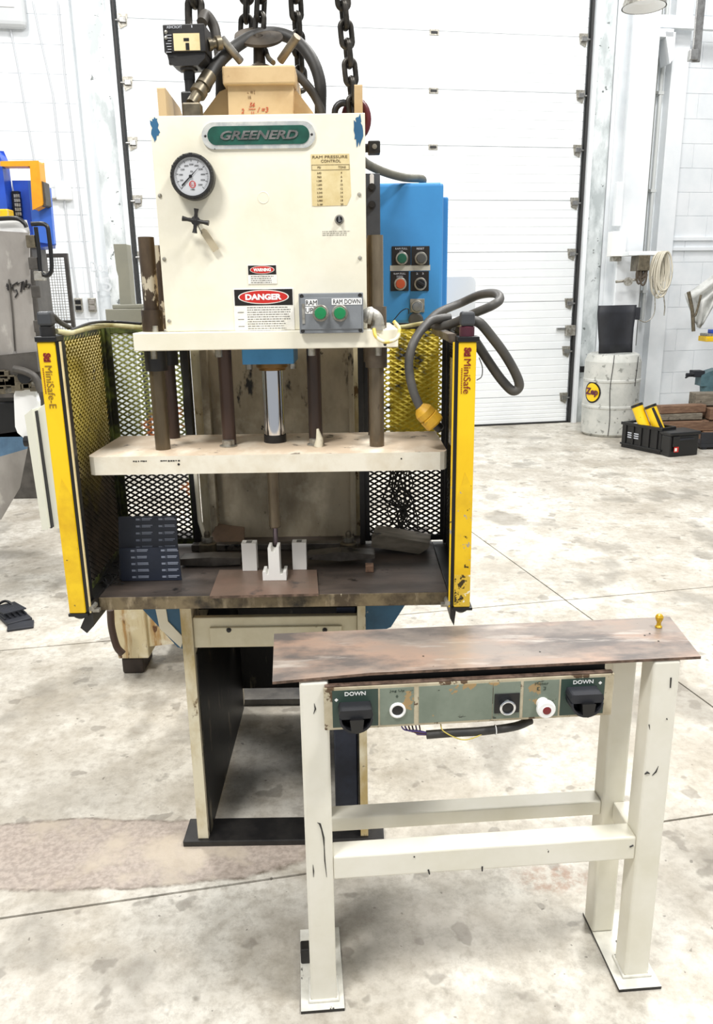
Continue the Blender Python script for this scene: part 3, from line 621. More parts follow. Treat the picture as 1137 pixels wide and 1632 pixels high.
q = PZ(-6, 850); b = B(); b.cyl((q.x-.02, 4.55, .0), (q.x-.02, 4.55, .36), .05); b.box(q.x-.3, q.x+.1, 4.3, 4.8, 0, .04); b.cyl((q.x+.05, 4.55, .0), (q.x+.05, 4.55, .09), .09, .07); b.build('foot', greymach2, r_)
b = B()
for k in range(14):
    rr = random.Random(k); x_ = -10+rr.random()*70; y_ = 590+rr.random()*30; q = PY(x_, y_, 4.2); b.box(q.x-.015-.03*rr.random(), q.x+.02, 4.16, 4.3, q.z-.012-.02*rr.random(), q.z+.015)
tag(b.build('bolt_cluster', fitting, r_, bev=.003), kind='stuff')
# pale enclosure beside it
WM = r_
b = B(); b.prism([px2(44, 660, 4.0), px2(56, 650, 4.0), px2(82, 840, 4.0), px2(72, 842, 4.0)], 'y', 3.96, 4.3); CBX = None; bd_ = b
b = B(); b.prism([px2(58, 655, 4.02), px2(75, 640, 4.02), px2(110, 640, 4.02), px2(130, 842, 4.02), px2(86, 842, 4.02)], 'y', 4.02, 4.3); r_ = b.build('side_cabinet', creamcab, WM, bev=.004, label='pale cream flat cabinet half hidden behind the left yellow bar'); bd_.build('cabinet_door', creamcab, r_, bev=.004)
b = B(); b.prism([px2(52, 655, 4.0), px2(58, 655, 4.0), px2(84, 841, 4.0), px2(80, 841, 4.0)], 'y', 3.99, 4.25); b.build('door_gap', blkm, r_)
q = PY(40, 706, 4.0); b = B(); b.cyl((q.x-.02, 4.05, q.z), (q.x+.06, 4.05, q.z), .028); b.build('knob', blk, r_)
# bright blue machine with orange arm
Yb = 6.0; r_ = empty('blue_machine', PZ(20, 790), 'bright blue machine with an orange arm and keypad behind the grey tub', 'machine')
b = B(); b.prism([px2(-60, 235, Yb), px2(4, 240, Yb), px2(12, 258, Yb), px2(22, 340, Yb), px2(-60, 345, Yb)][::-1], 'y', Yb-.1, Yb+.02); b.build('round_housing', bluemach, r_, bev=.06, seg=4)
b = B(); b.prism([px2(17, 287, Yb), px2(60, 287, Yb), px2(80, 300, Yb), px2(88, 390, Yb), px2(60, 395, Yb), px2(30, 350, Yb)][::-1], 'y', Yb+.02, Yb+.12); deepen(b, Yb, 0.45); b.build('blue_cabinet', bluemach, r_, bev=.01)
b = B(); b.prism([px2(46, 289, Yb), px2(60, 287, Yb), px2(80, 300, Yb), px2(88, 390, Yb), px2(56, 385, Yb)][::-1], 'y', Yb-.02, Yb+.02); b.build('blue_door', mat('lighter_blue_paint', '#3f6fd2', .35), r_, bev=.01)
b = B(); b.prism([px2(14, 262, Yb), px2(74, 261, Yb), px2(80, 330, Yb), px2(64, 338, Yb), px2(60, 270, Yb), px2(14, 270, Yb)][::-1], 'y', Yb-.14, Yb-.04); b.build('orange_arm', orangem, r_, bev=.015)
b = B(); b.prism([px2(76, 292, Yb), px2(80, 294, Yb), px2(84, 330, Yb), px2(78, 333, Yb)][::-1], 'y', Yb-.12, Yb-.02); b.build('arm_bracket', greymach2, r_, bev=.005)
b = B(); b.prism([px2(20, 305, Yb), px2(31, 305, Yb), px2(35, 350, Yb), px2(24, 350, Yb)][::-1], 'y', Yb-.02, Yb+.02); b.build('keypad', blk, r_)
kb = None
for iy in range(5):
    for ix in range(3):
        q = PY(23+ix*3.3+iy*.7, 312+iy*7.2, Yb-.03); bb = B(); bb.box(q.x-.006, q.x+.006, Yb-.028, Yb-.02, q.z-.011, q.z+.011); bb.build('key', zinc, r_)
b = B(); q0 = PY(-40, 342, Yb-.1); q1_ = PY(22, 335, Yb-.1); b.box(q0.x, q1_.x, Yb-.2, Yb-.1, q0.z-.04, q1_.z); b.build('yellow_block', yelworn, r_, bev=.01)
b = B(); q0 = PY(-60, 390, Yb+.1); q1_ = PY(80, 380, Yb+.1); b.box(q0.x, q1_.x-.15, Yb+.1, Yb+.4, 0, q0.z+.05); b.build('stand_body', greymach2, r_, bev=.01)
# wire fence panel further back
Yf = 6.8; fr = [px2(66, 403, Yf), px2(101, 403, Yf), px2(112, 520, Yf), px2(70, 520, Yf)]
r_ = empty('wire_fence_panel', (PY(95, 520, Yf).x, Yf, 0), 'grey wire mesh fence panel by the left wall', 'fence')
xl, xr = PY(62, 460, Yf).x, PY(107, 460, Yf).x; zt = PY(85, 404, Yf).z
b = B(); b.box(xl-.03, xl, Yf, Yf+.03, 0, zt); b.box(xr, xr+.03, Yf, Yf+.03, 0, zt); b.box(xl, xr, Yf, Yf+.03, zt-.03, zt); b.box(xl, xr, Yf, Yf+.03, PY(90, 513, Yf).z-.01, PY(90, 513, Yf).z+.01); b.build('frame', greymach2, r_)
b = B()
for k in range(int((xr-xl)/.022)): b.box(xl+k*.022, xl+k*.022+.0035, Yf+.012, Yf+.016, .1, zt-.03)
for k in range(int((zt-.9)/.022)): b.box(xl, xr, Yf+.009, Yf+.013, .9+k*.022, .9+k*.022+.0035)
tag(b.build('wire_mesh', zinc, r_), kind='stuff')
# grey panel shape high at left on the wall
u1, z1 = PW(10, 20, .1); b = B(TW); b.box(u1-.9, u1+.17, -.12, -.001, z1-.12, z1+1.2); b.build('wall_heater', mat('wall_unit_grey', '#c9cccd', .5), label='pale grey wall unit at the top left corner', cat='heater', bev=.05, seg=3)
b = B(TW); b.box(u1-.6, u1+.08, -.13, -.12, z1+.04, z1+1.1); b.build('panel', white, bpy.data.objects['wall_heater'], bev=.004)
# foot pedal on the floor
p = PZ(22, 985); r_ = empty('foot_pedal', p, 'black perforated foot pedal on the floor at the left edge', 'pedal')
T = Matrix.Translation((p.x, p.y, 0)) @ Matrix.Rotation(radians(-50), 4, 'Z')
b = B(T); b.box(-.14, .10, -.06, .06, 0, .018); b.build('pedal_base', blkm, r_, bev=.004)
b = B(T)
for k in range(9): b.box(-.15+k*.022, -.138+k*.022, -.055, .055, .024+k*.0026, .030+k*.0026)
for k in range(5): b.box(-.15, .045, -.055+k*.025, -.047+k*.025, .022, .028)
tag(b.build('tread_grid', blkm, r_), kind='stuff')
T2 = Matrix.Translation((p.x+.07, p.y-.11, 0)) @ Matrix.Rotation(radians(20), 4, 'Z')
b = B(T2); b.box(-.05, .07, -.05, .04, 0, .012); b.build('pedal_tab', blkm, r_, bev=.004)
b = B(); b.tube(spline([PZ(-10, 968, .02), PZ(8, 958, .05), PZ(20, 965, .03), PZ(10, 972, .02), PZ(-10, 972, .02)]), .007, 7); b.build('cord', blk, r_)
# rusty leg of the unit behind the press
r_ = empty('skid_unit', PZ(260, 1050), 'rust-streaked cream skid unit standing behind the press at left', 'skid')
xa, xb = PZ(197, 1072).x, PZ(228, 1070).x
b = B(); b.box(xa, xb+.01, 3.04, 3.2, 0, .075); b.build('foot', mat('dark_timber_foot', '#332a24', .6), r_, bev=.01)
b = B(); b.box(xa-.01, xb+.04, 3.03, 3.24, .075, .47); b.build('leg', rustcol, r_, bev=.006)
b = B(); b.prism([(xb+.03, .12), (xb+.03, .46), (-.28, .46), (-.28, .17), (-.60, .15)], 'y', 3.05, 3.4); b.build('skid_body', rustcol, r_, bev=.006)
b = B(); b.box(-.75, -.1, 3.2, 3.5, 0.0, .30); b.build('base_shade_block', blackp, r_, bev=.01)  # black box standing in for the shadow beneath the skid body
b = B(); b.tube(spline([PY(x_, y_, 2.9) for x_, y_ in ((176, 972), (178, 1000), (186, 1030), (196, 1042))]), .015, 8); b.build('hose', redrod, r_)

# ================================================================== THE PRESS
P = empty('hydraulic_press', (-.22, 1.98, 0), 'cream hydraulic press with yellow light curtain bars, hung from chains', 'press')
YF = 1.90                                  # plane of the front cover
XL0, XL1 = -.478, -.448; XR0, XR1 = -.002, .020
# feet
b = B(); b.box(-.521, .066, 1.944, 2.05, 0, .018); b.build('foot_plate', blackp, P, bev=.003)
b = B(); b.box(-.50, .04, 2.755, 2.90, 0, .028); b.build('foot_plate', mat('grey_foot_steel', '#4d4c4b', .5, .3, var=('#77746f', 9, .4, .7)), P, bev=.003)
b = B(); b.box(-.5, -.42, 1.90, 1.944, 0, .01); 
# C-shaped side plates: outside worn cream, inside oily below
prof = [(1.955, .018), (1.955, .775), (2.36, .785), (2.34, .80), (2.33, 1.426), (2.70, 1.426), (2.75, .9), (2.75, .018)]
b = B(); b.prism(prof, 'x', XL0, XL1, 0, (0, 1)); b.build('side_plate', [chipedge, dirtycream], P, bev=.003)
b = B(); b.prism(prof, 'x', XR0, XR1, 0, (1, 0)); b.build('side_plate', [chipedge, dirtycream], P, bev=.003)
prof = [(1.925, 1.469), (1.925, PY(255, 139, 1.925).z), (2.08, PY(255, 139, 1.925).z-.01), (2.55, 1.75), (2.55, 1.469)]
for (xa_, xb_) in ((PY(250, 142, 1.925).x, PY(263, 142, 1.925).x), (PY(565, 142, 1.925).x, PY(578, 142, 1.925).x)):
    b = B(); b.prism(prof, 'x', xa_, xb_, 0); b.build('head_side_plate', tan, P, bev=.003)
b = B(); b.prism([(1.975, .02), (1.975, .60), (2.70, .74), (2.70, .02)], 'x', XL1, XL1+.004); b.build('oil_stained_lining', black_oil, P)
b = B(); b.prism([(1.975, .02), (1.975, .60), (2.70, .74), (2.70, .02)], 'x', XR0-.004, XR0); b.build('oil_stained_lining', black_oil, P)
b = B(); b.box(XL1, XR0, 2.70, 2.72, .105, .77); b.build('rear_panel', black_oil, P)
b = B(); b.box(-.075, XR0-.006, 1.985, 2.55, .02, .50); b.build('inner_dark_box', mat('dark_navy_steel', '#23262f', .35, .3, var=('#33394a', 7, .4, .7), bump=(40, .1)), P, bev=.004)  # dark navy box added for the dark area inside the base
# throat back plate
b = B(); b.box(XL1, XR0, 2.34, 2.36, .82, 1.43); b.build('throat_plate', dirtycream, P)
for (xa_, xb_) in ((XL1, XL1+.022), (XR0-.016, XR0)):
    b = B(); b.box(xa_, xb_, 2.305, 2.34, .83, 1.426); b.build('throat_flange', dirtycream, P, bev=.003)
for (xa_, xb_) in ((-.706, -.656), (.229, .272)):
    b = B(); b.box(xa_, xb_, 1.85, 2.28, .790, .818); b.build('guard_sill', blackp, P, bev=.002)
# front cross panel below the table
zc_ = PY(430, 983, 1.965).z; b = B(); b.box(XL1, XR0, 1.965, 1.985, PY(430, 1031, 1.965).z, zc_); b.build('cross_panel', mat('soft_cream_panel', '#ddd5ba', .5, var=('#c9bf9f', 8, .4, .7), spots=('#8c7f62', 24, .66, .05), bump=(50, .2)), P, bev=.003)
b = B(); a0 = PY(336, 1029, 1.96); a1 = PY(545, 997, 1.96); b.box(a0.x, a1.x, 1.957, 1.965, a0.z, a1.z); b.build('cover_strip', MATS['soft_cream_panel'], P, bev=.002)
for x_ in (365, 518):
    q = PY(x_, 1004, 1.957); b = B(); b.lathe([(0, .006), (.0035, .006), (.004, .003), (.0065, .003), (.007, 0)], (q.x, 1.957, q.z), (0, -1, 0), 12, 0); b.build('bolt', blackp, P)
b = B(); b.box(XL1, XR0, 2.05, 2.6, .70, .784); b.build('table_support', gapshade, P)  # near-black colour paints the shadow gap under the table
b = B(); q0 = PY(218, 975, 1.90); q1_ = PY(323, 984, 1.90); b.box(q0.x, q1_.x, 1.90, 2.1, .768, .785); b.build('shim_plate', tan, P, bev=.002)
# blue wing gussets
b = B(); b.prism([(XL0-.17, .784), (XL0, .784), (XL0, .59), (XL0-.03, .60)][::-1], 'y', 2.02, 2.035); b.build('gusset', blueold, P, bev=.002)
b = B(); b.box(XL0-.20, XL0, 1.99, 2.2, .772, .785); b.build('gusset_flange', tan, P, bev=.002)
b = B(); b.prism([(XL0-.085, .75), (XL0-.055, .75), (XL0-.05, .68), (XL0-.01, .63), (XL0-.02, .60), (XL0-.075, .66)], 'y', 2.016, 2.02); b.build('paint_drip', cream, P)
b = B(); b.prism([(XR1, .784), (XR1+.145, .784), (XR1+.07, .66), (XR1, .63)], 'y', 2.0, 2.02); b.build('gusset', blueold, P, bev=.002)
b = B(); b.box(XR0, XR1+.15, 1.96, 2.2, .77, .785); b.build('gusset_flange', blueold, P, bev=.002)
# table (bolster)
b = B(); b.box(-.655, .228, 1.85, 2.42, .785, .82); b.s[-6:] = [False]*6
for k in range(len(b.m)): b.m[k] = 0
b.m[5] = 1
b.build('table', [tablefront, tabletop], P, bev=.002)
b = B(); b.prism([(-.69, .76), (-.655, .83), (-.655, .765), (-.675, .745)], 'y', 1.80, 1.90); b.build('corner_bracket', blackp, P, bev=.003)
b = B(); b.prism([(.228, .82), (.245, .82), (.238, .75), (.228, .77)], 'y', 1.80, 1.92); b.build('corner_bracket', blackp, P, bev=.003)
b = B(); b.box(-.66, -.55, 1.88, 1.90, .82, .84); 
# upper fixed plate
b = B(); b.box(-.512, .103, 1.86, 2.28, 1.427, 1.468); b.build('upper_plate', cream, P, bev=.002)
# head cover
b = B(); b.box(-.443, .032, YF, YF+.012, 1.4685, 1.932); b.build('head_cover', cream, P, bev=.0015)
b = B(); b.box(-.420, .008, YF+.014, 2.3, 1.469, 1.90); b.build('head_box', creamw, P, bev=.002)
rj = random.Random(21)
for (x_, y_, w_, h_) in ((247, 204, .010, .030), (571, 208, .011, .036)):
    q = PY(x_, y_, YF); b = B(); n = 22
    b.prism([(q.x+w_*cos(2*pi*k/n)*(.55+.6*rj.random()), q.z+h_*sin(2*pi*k/n)*(.55+.55*rj.random())) for k in range(n)], 'y', YF-.0008, YF+.001); b.v = [Vector((min(max(v.x, -.4425), .0315), v.y, v.z)) for v in b.v]; PB = b.build('bare_blue_patch', blueold, P)
for (x_, y_) in ((255, 312), (262, 413), (573, 310), (574, 411), (270, 512), (264, 529)):
    q = PY(x_, y_, YF); b = B(); b.lathe([(0, .004), (.003, .0035), (.005, 0)], (q.x, YF, q.z), (0, -1, 0), 10); b.build('screw', zinc, P)
def rrect(cx, cz, w_, h_, r_, n=6):
    pts = []
    for (sx, sz_, a0) in ((1, 1, 0), (-1, 1, pi/2), (-1, -1, pi), (1, -1, 3*pi/2)):
        for k in range(n+1):
            a = a0 + (pi/2)*k/n; pts.append((cx+sx*(w_/2-r_)+r_*cos(a), cz+sz_*(h_/2-r_)+r_*sin(a)))
    return pts
# nameplate
q0 = PY(322, 217, YF); q1_ = PY(503, 217, YF); cx = (q0.x+q1_.x)/2; cz = PY(412, 216, YF).z; wd = q1_.x-q0.x
b = B(); b.prism(rrect(cx, cz, wd, .055, .0274, 8), 'y', YF-.004, YF); NP = b.build('nameplate', mat('plate_silver', '#cfd2d0', .3, .6, var=('#f0efe6', 30, .45, .6), spots=('#4a4d4a', 40, .66, .02)), P, bev=.0012)
b = B(); b.prism(rrect(cx, cz, wd-.026, .038, .0189, 8), 'y', YF-.0055, YF-.004); b.build('green_field', npgreen, NP)
b = B(); b.text('GREENERD', face(cx+.002, YF-.0062, cz), .0185, .172, depth=.001, shear=.3, bold=.03)
b.build('lettering', npletter, NP)
for sx in (-1, 1):
    b = B(); b.lathe([(0, .002), (.0025, .001), (.003, 0)], (cx+sx*(wd/2-.008), YF-.004, cz), (0, -1, 0), 8); b.build('rivet', blackp, NP)
# gauge
q = PY(306, 281, YF-.03); gx, gz = q.x, q.z; R1 = .0465
b = B(); b.lathe([(R1-.006, 0), (R1+.002, .006), (R1+.002, .028), (R1-.002, .034), (R1-.006, .034), (R1-.0065, .028), (0, .028, 1)], (gx, YF, gz), (0, -1, 0), 48)
G = b.build('pressure_gauge', [blackp, white], P)
yf = YF-.0285
b = B(); b.lathe([(0, 0), (R1-.0066, 0)], (gx, yf, gz), (0, -1, 0), 40); b.build('dial', mat('dial_grey', '#c3c5c8', .4), G)
b = B()
for k in range(51):
    a = radians(225-270*k/50); l_ = .006 if k % 5 == 0 else .003; r0 = R1-.010; wv = .0005 if k % 5 == 0 else .0003
    u_ = Vector((cos(a), 0, sin(a))); n2 = Vector((-sin(a), 0, cos(a))); c0 = Vector((gx, yf-.0006, gz))
    p_ = [c0+u_*r0+n2*wv, c0+u_*r0-n2*wv, c0+u_*(r0-l_)-n2*wv, c0+u_*(r0-l_)+n2*wv]; b.add(p_, [(0, 1, 2, 3)])
for k in range(11):
    a = radians(225-270*k/10); b.text(str(k*500) if k else '0', face(gx+cos(a)*.0245, yf-.0006, gz+sin(a)*.0245), .0034, depth=.0001)
b.text('PSI', face(gx, yf-.0006, gz+.010), .0035, depth=.0001); b.text('1985', face(gx, yf-.0006, gz-.027), .0035, depth=.0001)
b.build('dial_print', blk, G)
b = B(); b.text('G.S', face(gx, yf-.0008, gz-.0165), .006, depth=.0002); b.lathe([(.006, 0), (.0075, 0)], (gx, yf-.0006, gz-.0165), (0, -1, 0), 20); b.build('red_emblem', red, G)
b = B(); a = radians(43); u_ = Vector((cos(a), 0, sin(a))); n2 = Vector((-sin(a), 0, cos(a))); c0 = Vector((gx-.003, yf-.002, gz))
b.add([c0+u_*.031, c0+n2*.0012, c0-u_*.028+n2*.0016, c0-u_*.028-n2*.0016, c0-n2*.0012], [(0, 1, 2, 3, 4)]); b.cyl(c0, c0-Vector((0, .0015, 0)), .0035, seg=12); b.build('needle', blk, G)
b = B()
rr = random.Random(3)
for k in range(40):
    a = 2*pi*k/40; s_ = .0012+.0026*rr.random(); c0 = Vector((gx+cos(a)*(R1-.002), YF-.030, gz+sin(a)*(R1-.002))); b.box(c0.x-s_, c0.x+s_, YF-.033, YF-.02, c0.z-s_, c0.z+s_)
b.build('grimy_bezel', blackp, G, bev=.001)
# star handle with brass tag
q = PY(312, 352, YF-.03); b = B(); c0 = Vector((q.x, YF-.03, q.z))
b.cyl((q.x, YF, q.z), (q.x, YF-.03, q.z), .006, seg=12); b.lathe([(.004, 0), (.010, .002), (.010, .010), (0, .012)], c0+Vector((0, .006, 0)), (0, -1, 0), 16)
for k in range(4):
    a = radians(-12+90*k+ (5 if k % 2 else 0)); e = c0+Vector((cos(a)*.030, -.002, sin(a)*.026)); b.tube([c0, c0.lerp(e, .6), e], [.0055, .004, .0058], 10)
H_ = b.build('star_handle', blackp, P)
q = PY(324, 368, YF-.012); b = B(Matrix.Translation((q.x, YF-.010, q.z)) @ Matrix.Rotation(radians(-32), 4, 'Y'))
b.v = []; b.prism([(-.008, -.002), (-.004, .004), (.004, .004), (.008, -.002), (.008, -.05), (-.008, -.05)][::-1], 'y', -.001, .001); b.v = [Matrix.Rotation(0, 4, 'X') @ v for v in b.v]
b.build('hanging_tag', mat('tan_tag', '#b3a78c', .5), P)
b = B(); b.tube([(c0.x, YF-.012, c0.z-.006), PY(322, 372, YF-.012)], .0008, 5); b.build('tag_wire', blackp, P)
# keyed hole and faint stickers
q = PY(541, 350, YF); b = B(); b.lathe([(.011, 0), (.010, .003), (.0075, .003), (.007, .001)], (q.x, YF, q.z), (0, -1, 0), 20); b.lathe([(0, .0015), (.007, .0015)], (q.x, YF, q.z), (0, -1, 0), 16, 1); b.box(q.x-.002, q.x+.002, YF-.012, YF, q.z-.006, q.z+.006, 2); b.lathe([(.0022, 0), (.0022, .006), (0, .006)], (q.x+.003, YF-.001, q.z-.003), (0, -1, 0), 10, 2)
b.build('key_lock', [zinc, blk, steel], P)
def print_rows(bb, x0, x1, z0, dz_, n, y_, h_=.0011, seed=1, gap=.004, mi=0):
    rn = random.Random(seed)
    for k in range(n):
        x = x0; z = z0-dz_*k; end = x1-(x1-x0)*rn.random()*.18
        while x < end:
            l_ = .002+.007*rn.random(); l_ = min(l_, end-x)
            bb.box(x, x+l_, y_-.0002, y_, z-h_/2, z+h_/2, mi); x += l_+.0011+.0006*rn.random()
q0 = PY(514, 369, YF); q1_ = PY(560, 369, YF); b = B(); print_rows(b, q0.x, q1_.x, q0.z, .004, 3, YF-.0005, .0009, 4); b.build('faint_print', greyprint, P)
q = PY(420, 315, YF); b = B(); b.lathe([(.010, .0004), (.0125, .0008), (.0135, 0)], (q.x, YF, q.z), (0, -1, 0), 24); b.lathe([(0, .0005), (.010, .0005)], (q.x, YF, q.z), (0, -1, 0), 24); b.build('plugged_hole', mat('filled_cream', '#ebe5cf', .5), P)
# pressure chart
q0 = PY(498, 328, YF); q1_ = PY(559, 245, YF); xa, xb, za, zb = q0.x, q1_.x, q0.z, q1_.z; wd = xb-xa
b = B(); b.prism([(xa, za), (xa+.05*wd, za-.001), (xb-.01, za), (xb, za+.02), (xb-.003, zb), (xa, zb)], 'y', YF-.0008, YF); CH = b.build('pressure_chart', labeltan, P)
b = B(); yy = YF-.0012
b.text('RAM PRESSURE', face((xa+xb)/2-.002, yy, zb-.006), .0056, wd*.88, depth=.0002); b.text('CONTROL', face((xa+xb)/2, yy, zb-.0145), .0056, wd*.5, depth=.0002)
b.text('PSI', face(xa+wd*.2, yy, zb-.0275), .0045, depth=.0002); b.text('TONS', face(xa+wd*.78, yy, zb-.0275), .0045, depth=.0002)
for k, (l_, r__) in enumerate((('640', '4'), ('960', '6'), ('1,280', '8'), ('1,600', '10'), ('1,920', '12'), ('2,240', '14'), ('2,560', '16'), ('2,880', '18'), ('3,180', '20'))):
    z_ = zb-.039-k*.0083; b.text(l_, face(xa+wd*.2, yy, z_), .0045, depth=.0002); b.text(r__, face(xa+wd*.76, yy, z_), .0045, depth=.0002)
for (x0_, x1_, z0_, z1_) in ((xa+.001, xb-.003, zb-.0225, zb-.0219), (xa+.001, xb-.003, zb-.0331, zb-.0325), (xa+.001, xa+.0016, zb-.033, zb-.022), (xb-.0036, xb-.003, zb-.033, zb-.022)): b.box(x0_, x1_, yy-.0001, yy+.0002, z0_, z1_)
b.build('chart_print', brownprint, CH)
# warning and danger signs
def oval_sign(name, x0, y0, x1, y1, frac, word, lab, rows_):
    q0 = PY(x0, y1, YF-.001); q1_ = PY(x1, y0, YF-.001); xa, xb, za, zb = q0.x, q1_.x, q0.z, q1_.z; wd, ht = xb-xa, zb-za; zs_ = zb-ht*frac
    b = B(); b.box(xa, xb, YF-.0016, YF, za, zb); Sg = b.build(name, signwht, P, bev=.0005, label=lab)
    b = B(); b.box(xa+wd*.02, xb-wd*.02, YF-.0021, YF-.0016, zs_, zb-ht*.02); b.build('black_header', signblk, Sg)
    cx, cz = (xa+xb)/2, (zs_+zb)/2; hh = (zb-zs_)
    def ov(sx, sz_, y0_, y1_, m_, nm):
        b = B(); b.prism([(cx+sx*cos(2*pi*k/36), cz+sz_*sin(2*pi*k/36)) for k in range(36)], 'y', y1_, y0_); b.build(nm, m_, Sg)
    ov(wd*.42, hh*.42, YF-.0021, YF-.0024, signwht, 'oval_rim'); ov(wd*.40, hh*.37, YF-.0024, YF-.0027, red, 'red_oval')
    b = B(); b.text(word, face(cx, YF-.0030, cz), hh*.36, wd*.60, depth=.0002, bold=.05)
    b.build('lettering', white, Sg)
    b = B(); n, dzr, xin = rows_
    print_rows(b, xa+wd*xin, xb-wd*.05, zs_-dzr*.9, dzr, n, YF-.0018, dzr*.34, 9)
    if n > 6:
        for k in (2, 5, 8): b.box(xa+wd*.06, xa+wd*.16, YF-.0021, YF-.0018, zs_-dzr*(.9+k)-.0007, zs_-dzr*(.9+k)+.0007)
    b.build('fine_print', greyprint, Sg)
    return Sg
oval_sign('warning_sign', 396, 422, 441, 453, .5, 'WARNING', 'small white warning sign above the larger danger sign', (4, .0045, .1))
oval_sign('danger_sign', 375, 459, 468, 527, .40, 'DANGER', 'danger sign with red oval on black header', (12, .0053, .22))
# button box
yb_ = YF-.055
q0 = PY(478, 532, yb_); q1_ = PY(579, 466, yb_); xa, xb, za, zb = q0.x, q1_.x, q0.z, q1_.z
b = B(); b.box(xa+.002, xb-.002, yb_+.01, YF, za+.002, zb-.002); BX = b.build('button_box', gboxm, P, bev=.004)
b = B(); b.box(xa, xb, yb_, yb_+.011, za, zb); b.build('box_lid', gboxm, BX, bev=.002)
zi0, zi1 = za+.009, zb-.006
b = B(); b.box(xa+.004, xb-.004, yb_-.002, yb_, zi0+.0, zb-.010); b.build('raised_face', gboxm, BX, bev=.001)
for x_ in (xa+.007, xb-.007):
    for z_ in (za+.006, zb-.006):
        b = B(); b.lathe([(.0045, 0), (.0045, .0015), (.002, .0015), (0, .0008)], (x_, yb_-.0, z_), (0, -1, 0), 14); b.build('lid_screw', blackp, BX)
def pushbutton(px_, py_, Y_, rad, m_lens, m_ring, parent, name='push_button', proud=.014, r2=None):
    q = PY(px_, py_, Y_-proud*.5); c = (q.x, Y_, q.z); b = B()
    b.lathe([(rad, 0), (rad, .005), (rad*.9, .007), (rad*.78, .007), (rad*.74, proud*.8, 1), (rad*.66, proud, 1), (0, proud*1.04, 1)], c, (0, -1, 0), 26)
    return b.build(name, [m_ring, m_lens], parent)
pushbutton(511, 499, yb_-.002, .0185, green, zinc, BX, 'green_button', .020)
pushbutton(542, 499, yb_-.002, .0185, green, zinc, BX, 'green_button', .020)
def lab_tape(x0, y0, x1, y1, txt, lines=None):
    a_, c_ = PY(x0, y1, yb_-.003), PY(x1, y0, yb_-.003); b = B(); b.box(a_.x, c_.x, yb_-.0026, yb_-.002, a_.z, c_.z); o = b.build('label_tape', white, BX)
    b = B(); b.text(txt, face((a_.x+c_.x)/2, yb_-.0030, (a_.z+c_.z)/2), (c_.z-a_.z)*.72, (c_.x-a_.x)*.9, depth=.0002); b.build('lettering', blk, BX)
lab_tape(487, 477, 506, 488, 'RAM'); lab_tape(487, 489, 500, 500, 'UP'); lab_tape(529, 475, 577, 486, 'RAM DOWN')
b = B(); a_ = PY(484, 500, yb_); b.box(a_.x-.003, a_.x+.003, yb_-.004, yb_-.001, a_.z-.022, a_.z+.022); b.build('maker_strip', zinc, BX)
# conduit elbow and yellow cord right of the button box
b = B(); b.tube(spline([PY(581, 505, 1.88), PY(592, 500, 1.87), PY(602, 508, 1.87), PY(603, 525, 1.87)]), [.016]*9+[.013]*16, 12)
b.lathe([(.019, 0), (.019, .008), (.012, .008)], PY(588, 503, 1.87), (1, 0, -.2), 8); b.lathe([(.017, 0), (.017, .01), (.01, .01)], PY(603, 519, 1.87), (0, 0, -1), 6); b.build('conduit_elbow', mat('scuffed_grey_conduit', '#a9a69d', .45, .4, var=('#dcd9cf', 20, .45, .6)), P)
b = B(); b.tube(spline([PY(596, 524, 1.85), PY(600, 537, 1.84), PY(614, 545, 1.84), PY(632, 540, 1.84), PY(637, 525, 1.85), PY(628, 512, 1.86)]), .0042, 8); b.build('yellow_cord', mat('yellow_cord', '#e0c24a', .4, var=('#efe9c8', 30, .45, .6)), P)
q = PY(614, 549, 1.855); b = B(); b.lathe([(.004, 0), (.003, .004), (0, .005)], q, (0, -1, 0), 10); b.build('screw', blackp, P)
# posts
def post(px_top, px_bot, Yp, r, name, m_, ztop, zbot, lab=None):
    x_ = (px_top[0] if isinstance(px_top, tuple) else px_top)
    q = PY(px_bot[0], px_bot[1], Yp); b = B(); b.cyl((q.x, Yp, zbot), (q.x, Yp, ztop), r, seg=28)
    o = b.build(name, m_, P, bev=.0015, label=lab); return q.x, o
zt_ = PY(233, 378, 1.94).z
for (pb, Yp, zt2, tall) in (((259, 700), 1.94, zt_, 1), ((277, 690), 2.10, zt_-.01, 0), ((601, 700), 1.94, PY(601, 375, 1.94).z, 1), ((597, 690), 2.10, PY(601, 380, 2.1).z, 0)):
    x_, o = post(None, pb, Yp, .0195, 'guide_post', darkrod if pb[0] < 400 else steelrod, 1.20, 1.18) if False else (PY(pb[0], pb[1], Yp).x, None)
    b = B(); b.cyl((x_, Yp, 1.18), (x_, Yp, 1.427), .0185 if tall else .0165, seg=28)
    GP = b.build('guide_post', (oliverod if pb[0] < 400 else steelrod) if tall else redrod, P)
    b = B(); b.cyl((x_, Yp, 1.468), (x_, Yp, zt2), .0185, seg=28); b.build('upper_post', darkrod if pb[0] < 400 else steelrod, GP, bev=.0015)
    b = B(); b.cyl((x_, Yp, 1.468), (x_, Yp, 1.518 if tall else 1.51), .0255, seg=28); b.build('upper_collar', darkrod if pb[0] < 400 else mat('brown_collar', '#5d5348', .45, .4, var=('#7b6f60', 20, .4, .7)), GP, bev=.002)
    b = B(); b.cyl((x_, Yp, 1.375), (x_, Yp, 1.427), .0265, seg=28); b.build('lower_collar', blackp if pb[0] < 400 else MATS['brown_collar'], GP, bev=.002)
    if tall:
        b = B(); b.cyl((x_+.004, Yp-.03, 1.405), (x_+.004, Yp-.03, 1.427), .008, seg=6); b.build('bolt', zinc, GP)
        b = B(); b.cyl((x_+.012, Yp-.03, 1.468), (x_+.012, Yp-.03, 1.482), .007, seg=6); b.build('bolt', zinc, GP)
